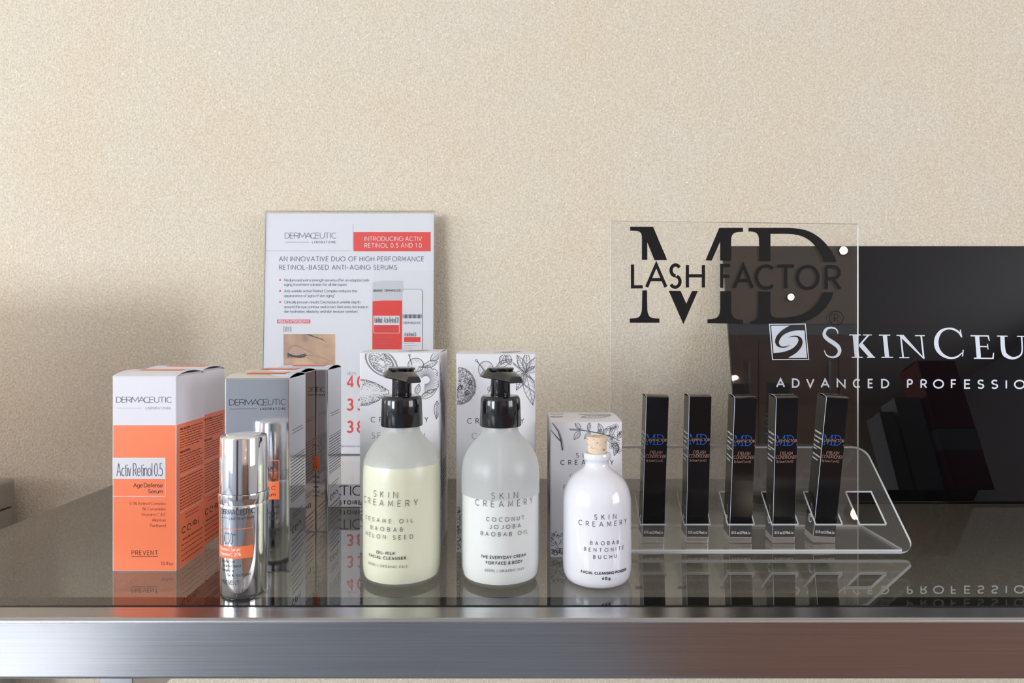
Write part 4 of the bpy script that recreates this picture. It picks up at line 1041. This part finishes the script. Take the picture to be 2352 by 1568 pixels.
# ================================================================== EYELASH STAND
FY, BY, BZ = .5740, .6580, .0733
sx0, sx1 = .0880, .3357
st = thing('eyelash_stand', 'clear acrylic counter stand with slots and a tall black-logo back panel', 'display stand')
sv = Vector((0, BY-FY, BZ)); SL = sv.length; sv.normalize(); sn = Vector((0, -sv.z, sv.y))
def slope(u, v, wv): return tuple(Vector((u, FY, .0026))+sv*v+sn*wv)
rc = .012
def rrect(x0, x1, y0, y1, r, n=6, corners=(1, 1, 1, 1)):
    out = []
    for (cx, cy, a), on in zip(((x1-r, y0+r, -90), (x1-r, y1-r, 0), (x0+r, y1-r, 90), (x0+r, y0+r, 180)), corners):
        if on: out += A(cx, cy, r, r, a, a+90, n)
        else: out.append((cx+(r if a in (-90, 0) else -r), cy+(r if a in (0, 90) else -r)))
    return out
holes = []
for k in range(6):
    hx = .1078+.0382*k
    holes.append([(hx, SL*.240), (hx+.0232, SL*.240), (hx+.0232, SL*.545), (hx, SL*.545)])
outer = rrect(sx0, sx1, 0, SL, rc)
plate(outer, [h_[::-1] for h_ in holes], .0026, slope).build('slotted_tray', [M_ACRYL, M_ACEDGE], st)
plate(rrect(sx0+.002, sx1-.003, .586, .658, .003), [], .0018, lambda u, v, wv: (u, v, .0002+wv)).build('base_plate', [M_ACRYL, M_ACEDGE], st)
# tall back panel
PY = .6615
pp = front_print(0, PY)
corners = [pp(1972, 1207), pp(1972, 514), pp(1402.5, 506.5), pp(1402.5, 1204)]
corners = [(corners[0][0], .0003), corners[1], corners[2], (corners[3][0], .0003)]
plate(corners, [], .0028, lambda u, v, wv: (u, PY+wv, v)).build('back_panel', [M_ACRYL, M_ACEDGE], st)
P = Print(pp, lambda u, v, l: (u, PY-EPS-l, v))
zq = lambda pts: [(1380+a/3.016, 480+b/3.016) for a, b in pts]
MDP = [
 [(203, 122), (362, 122), (460, 353), (372, 355), (322, 232), (322, 352), (284, 352), (284, 192), (279, 170), (266, 157), (245, 151), (203, 150)],
 [(820, 130), (985, 130), (985, 158), (940, 161), (915, 174), (905, 195), (903, 215), (903, 358), (826, 356), (826, 228), (768, 357), (725, 355)],
 [(1022, 130), (1300, 130), (1370, 136), (1430, 150), (1490, 180), (1545, 225), (1590, 280), (1617, 325), (1633, 367), (1543, 366), (1530, 330), (1505, 285), (1465, 235), (1410, 196), (1350, 178), (1290, 172), (1175, 172), (1175, 360), (1097, 360), (1095, 215), (1090, 185), (1075, 165), (1050, 157), (1022, 155)],
 [(287, 563), (320, 563), (322, 690), (326, 720), (340, 745), (365, 755), (406, 758), (406, 787), (200, 787), (200, 758), (240, 755), (265, 745), (280, 720), (284, 690)],
 [(470, 565), (552, 566), (592, 655), (632, 567), (672, 567), (572, 798)],
 [(826, 568), (903, 568), (903, 690), (908, 725), (922, 750), (945, 762), (985, 766), (986, 795), (738, 790), (738, 763), (780, 759), (806, 748), (821, 725), (826, 690)],
 [(1090, 570), (1175, 572), (1175, 715), (1182, 738), (1205, 749), (1250, 753), (1310, 748), (1380, 735), (1440, 705), (1490, 660), (1520, 615), (1540, 577), (1612, 577), (1595, 625), (1560, 680), (1510, 728), (1450, 765), (1390, 785), (1330, 794), (1040, 795), (1042, 776), (1068, 768), (1084, 748), (1090, 715)]]
for q in MDP:
    P.poly('m', zq(smooth_poly(q))); P.build('m', 'logo_letter_piece', M_LOGOBLACK, st)
LF = [('L', 208, 302), ('A', 306, 462), ('S', 470, 562), ('H', 588, 722), ('F', 826, 908), ('A', 912, 1062), ('C', 1065, 1205), ('T', 1212, 1350), ('O', 1350, 1516), ('R', 1550, 1668)]
for c, a, b in LF:
    d = 16/3.016*(a-208)/1460; P.letters('f', [(c, 1380+a/3.016, 1380+b/3.016)], 480+372/3.016+d, 480+550/3.016+d, 7.6); P.build('f', 'logo_letter', M_LOGOBLACK, st)
P.line('f', A(1380+1630/3.016, 480+755/3.016, 16, 16, 0, 360, 28), .9, True); P.text('f', 'R', 1915, 1926, 480+780/3.016, 17, 2.0, 'scale')
P.build('f', 'registered_mark', M_LOGOBLACK, st)

# ================================================================== EYELASH BOXES
def lash_box(i, bx_mid, top_mid, tilt, label):
    W, D, H = .0195, .0180, .1295
    yf = .6022; Xb = (bx_mid-CX)/F*yf; yt = yf-H*math.sin(R(tilt)); Xt = (top_mid-CX)/F*yt
    roll = math.asin((Xt-Xb)/H)
    rot = Matrix.Rotation(roll, 4, 'Y') @ Matrix.Rotation(R(tilt), 4, 'X')
    low = min((rot @ Vector((sx*W/2, sy*D/2, 0))).z for sx in (-1, 1) for sy in (-1, 1))
    t = thing('eyelash_box', label, 'box', (Xb, yf+D/2, .0021-low), rot.to_euler(), 'black eyelash conditioner boxes')
    MB().box(-W/2, W/2, -D/2, D/2, .0056, H).build('carton', M_BLACKBOX, t, bevel=.0004)
    MB().box(-W/2, W/2, -D/2, D/2, 0, .0055).build('foil_foot', M_FOIL, t, bevel=.0003)
    lid, top = arched_lid(W, D, H+.0001, .0014, n=10); lidc = lid.build('top_flap', M_BLACKBOX, t, smooth=50)
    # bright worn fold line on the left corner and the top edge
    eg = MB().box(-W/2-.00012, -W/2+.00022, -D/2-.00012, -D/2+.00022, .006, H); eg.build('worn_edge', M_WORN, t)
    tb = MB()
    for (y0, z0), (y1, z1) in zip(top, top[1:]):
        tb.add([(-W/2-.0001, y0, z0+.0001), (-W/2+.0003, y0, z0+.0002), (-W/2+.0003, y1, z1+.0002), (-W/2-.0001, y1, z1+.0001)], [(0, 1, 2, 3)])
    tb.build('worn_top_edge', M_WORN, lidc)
    # face print: 0..100 across, rows traced on the first box (1254 bottom .. 912 top)
    P = Print(lambda px, py: (-W/2+W*px/100.0, H*(1254-py)/342.0), lambda u, v, l: (u, -D/2-EPS-l, v))
    tx = lambda pts: [(3+(a-200)/1485*94*.90, 997.5+(b-122)/676*25) for a, b in pts]
    for q in MDP: P.poly('m', tx(q))
    P.text('f', 'LASH FACTOR', 6, 96, 1014, 6.0, .95, 'scale'); P.line('f', A(96, 1021, 1.6, .9, 0, 360, 10), .35, True)
    P.text('f', 'EYELASH', 22, 78, 1043.5, 7.2, .8, 'scale', slant=.15); P.text('f', 'CONDITIONER', 3, 95, 1052.6, 7.2, .8, 'scale', slant=.15)
    P.text('f', 'By Susan F. Lin M.D.', 7, 84, 1061.8, 5.0, .6, 'scale', slant=.15)
    P.text('w', '0.1 fl. oz (2.95mL) e', 8, 94, 1231.5, 6.0, .75, 'scale')
    P.build('m', 'logo_letters', M_BLUE, t); P.build('f', 'product_lettering', M_COPPER, t, .0001); P.build('w', 'volume_lettering', M_WINK, t)
    S = Print(lambda px, py: (D/2-D*px/100.0, H*(1254-py)/342.0), lambda u, v, l: (-W/2-EPS-l, u, v))
    for s_, x1, y in (('Conditioning Lashes', 86, 1000), ('Conditioning Look', 92, 1012), ('Hypoallergenic', 72, 1022), ('Safe for contact lens', 92, 1034), ('wearers', 50, 1040), ('Safe for sensitive eyes', 90, 1054), ('Paraben Free', 70, 1064)):
        S.text('w', s_, 12, x1, y, 4.2, .75, 'scale')
    S.line('w', A(50, 1205, 17, 9, 20, 330, 18), 1.6); S.line('w', A(50, 1205, 8, 4.5, 100, 330, 10), 1.2); S.line('w', [(46, 1170), (60, 1176), (52, 1184), (60, 1190)], .6)
    S.build('w', 'side_lettering', M_WINK, t)
    return t
lash_box(0, 1499.7, 1510.7, 3.5, 'black eyelash box beside the white corked bottle, first from left in the stand')
lash_box(1, 1601.0, 1608.8, 2.5, 'black eyelash box, second from left in the acrylic stand')
lash_box(2, 1700.2, 1713.8, 5.5, 'black eyelash box in the middle slot of the acrylic stand')
lash_box(3, 1799.5, 1809.0, 5.0, 'black eyelash box, fourth from left, below the white square sign emblem')
lash_box(4, 1892.0, 1924.5, 5.2, 'leaning black eyelash box, next to the empty slot of the stand')

# ================================================================== BLACK BRAND SIGN
SB, ST = Vector((0, .7915, 0.0005)), Vector((0, .8590, .2880))
gv = (ST-SB).normalized(); gn = Vector((0, -gv.z, gv.y))
s_uv = lambda px, py: plane_uv(px, py, SB, gv, gn)
sx0 = s_uv(1672, 740)[0]; sx1 = .92
top = s_uv(2000, 565)[1]
sg = thing('brand_sign', 'glossy black sign with white lettering leaning on the wall at the right', 'sign')
plate([(sx0, 0), (sx1, 0), (sx1, top), (sx0, top)], [], .004, lambda u, v, wv: tuple(Vector((u, 0, 0))+SB+gv*v-gn*wv)).build('panel', [M_SIGN, M_SIGN], sg)
MB().box(sx0, sx1, .7400, .7905, .0003, .0035).build('foot', M_SIGN, sg, bevel=.0006)
P = Print(s_uv, plane_xyz(EPS, SB, gv, gn))
sq = lambda pts: [(1740+a/3.843, 720+b/3.843) for a, b in pts]
def SQ(*pts): P.poly('s', sq(pts))
def SW(pts, ws):
    q = spline([(a, b, c) for (a, b), c in zip(pts, ws)]); P.line('s', sq([(a, b) for a, b, c in q]), [max(.5, c)/3.843/2 for a, b, c in q])
# emblem
fr = [(100, 90), (425, 88), (455, 408), (128, 410)]; fi = [(109, 98), (417, 96), (446, 400), (136, 402)]
P.poly('s', sq(fr), [sq(fi)[::-1]])
P.poly('s', sq([(119, 107), (409, 105), (437, 391), (145, 393)]))
P.poly('d', sq(smooth_poly([(300, 104), (411, 103), (415, 149), (330, 150), (250, 175), (205, 212), (188, 252), (195, 278), (215, 290), (250, 288), (292, 275), (250, 298), (205, 300), (172, 286), (155, 255), (160, 215), (190, 170), (240, 130)])))
P.poly('d', sq(smooth_poly([(139, 348), (220, 340), (300, 312), (345, 272), (362, 235), (353, 212), (320, 204), (268, 213), (310, 196), (360, 198), (390, 220), (397, 255), (382, 300), (342, 345), (290, 378), (252, 395), (144, 395)])))
em = P.build('s', 'emblem_square', M_SIGNWHITE, sg); P.build('d', 'emblem_swirl', M_SIGN, sg, .0001)
SW([(708, 178), (703, 150), (680, 130), (645, 124), (610, 135), (590, 165), (592, 197), (622, 228), (668, 258), (708, 290), (724, 325), (712, 362), (680, 383), (645, 384), (608, 366), (588, 325)], [6, 12, 14, 16, 22, 28, 32, 36, 38, 36, 32, 26, 18, 14, 12, 6]); P.build('s', 'wordmark_letter', M_SIGNWHITE, sg)
SQ((838, 185), (878, 185), (898, 390), (858, 390)); SQ((808, 183), (910, 183), (911, 193), (809, 193)); SQ((830, 381), (927, 381), (928, 391), (831, 391)); SQ((968, 190), (988, 190), (905, 285), (893, 275)); SQ((930, 184), (1008, 184), (1008, 193), (930, 193)); SQ((893, 285), (922, 256), (1035, 388), (988, 390)); SQ((965, 381), (1037, 381), (1037, 391), (965, 391)); P.build('s', 'wordmark_letter', M_SIGNWHITE, sg)
SQ((1104, 190), (1142, 190), (1162, 388), (1124, 388)); SQ((1070, 185), (1170, 185), (1171, 195), (1071, 195)); SQ((1092, 381), (1195, 381), (1196, 391), (1093, 391)); P.build('s', 'wordmark_letter', M_SIGNWHITE, sg)
SQ((1256, 193), (1270, 193), (1292, 388), (1277, 388)); SQ((1250, 383), (1338, 383), (1339, 393), (1251, 393)); SQ((1225, 188), (1290, 188), (1291, 197), (1226, 197)); SQ((1242, 190), (1290, 190), (1474, 398), (1462, 398)); SQ((1436, 195), (1451, 195), (1474, 398), (1459, 390)); SQ((1388, 190), (1475, 190), (1476, 199), (1389, 199)); P.build('s', 'wordmark_letter', M_SIGNWHITE, sg)
SW([(1796, 205), (1778, 168), (1730, 138), (1675, 133), (1620, 155), (1586, 205), (1577, 265), (1595, 325), (1640, 370), (1700, 392), (1760, 382), (1806, 345)], [6, 16, 18, 16, 26, 36, 40, 36, 26, 18, 16, 8]); SW([(1788, 142), (1802, 210)], [10, 10]); SW([(1815, 320), (1808, 378)], [10, 10]); P.build('s', 'wordmark_letter', M_SIGNWHITE, sg)
SQ((1918, 195), (1956, 195), (1972, 395), (1934, 395)); SQ((1878, 190), (2040, 192), (2041, 203), (1879, 201)); SQ((2026, 195), (2041, 195), (2050, 242), (2042, 242)); SQ((1940, 284), (2034, 286), (2034, 297), (1941, 295)); SQ((2024, 266), (2033, 266), (2038, 316), (2030, 316)); SQ((1908, 388), (2083, 390), (2084, 401), (1909, 399)); SQ((2078, 346), (2088, 346), (2084, 398), (2070, 398)); P.build('s', 'wordmark_letter', M_SIGNWHITE, sg)
SW([(2160, 200), (2168, 320), (2190, 368), (2250, 394), (2308, 376), (2335, 330), (2330, 200)], [38, 38, 36, 22, 16, 13, 13]); SQ((2113, 194), (2206, 195), (2207, 204), (2114, 203)); SQ((2288, 196), (2372, 197), (2373, 206), (2289, 205)); P.build('s', 'wordmark_letter', M_SIGNWHITE, sg)
for c, a, b in (('T', 2400, 2540), ('I', 2585, 2620), ('C', 2665, 2850), ('A', 2880, 3080), ('L', 3120, 3250), ('S', 3290, 3390)):
    P.letters('t', [(c, 1740+a/3.843, 1740+b/3.843)], 720+196/3.843, 720+402/3.843, 8); P.build('t', 'wordmark_letter', M_SIGNWHITE, sg)
AD = [('A', 163, 243), ('D', 303, 372), ('V', 428, 502), ('A', 556, 636), ('N', 697, 777), ('C', 840, 908), ('E', 972, 1022), ('D', 1090, 1162), ('P', 1318, 1370), ('R', 1437, 1497), ('O', 1548, 1646), ('F', 1705, 1757), ('E', 1822, 1882), ('S', 1938, 2002), ('S', 2060, 2124), ('I', 2182, 2208), ('O', 2262, 2362), ('N', 2425, 2510), ('A', 2570, 2660), ('L', 2725, 2785)]
for c, a, b in AD:
    d = 16/3.843*(a-163)/2620; P.letters('t', [(c, 1740+a/3.843, 1740+b/3.843)], 720+570/3.843+d, 720+654/3.843+d, 3.6); P.build('t', 'tagline_letter', M_SIGNWHITE, sg)

# ================================================================== BOXES JUST RIGHT OF THE FRAME (seen mirrored in the sign)
def side_carton(x0, x1, y0, y1, H, label, m, band=None):
    t = thing('product_carton', label, 'box', ((x0+x1)/2, (y0+y1)/2, 0), group='cartons right of the frame')
    W, D = x1-x0, y1-y0
    carton_body(W, D, H).build('carton', m, t, bevel=.0006)
    lid, top = arched_lid(W, D, H+.0002, .002, n=8); lid.build('top_flap', m, t, smooth=50)
    if band:
        MB().box(-W/2-.0002, W/2+.0002, -D/2-.0002, D/2+.0002, *band).build('label_band', M_WHITE, t)
side_carton(.517, .538, .622, .662, .1435, 'short white carton mirrored in the black sign, leftmost of three', M_CREAMBOX)
side_carton(.543, .580, .622, .662, .165, 'white carton mirrored in the black sign, between short white and red ones', M_CREAMBOX)
side_carton(.585, .640, .622, .672, .218, 'tall red carton with white label band mirrored in the black sign', mat('red_carton', (0.55, 0.07, 0.05), 0.4), (.085, .115))

bpy.context.view_layer.update()
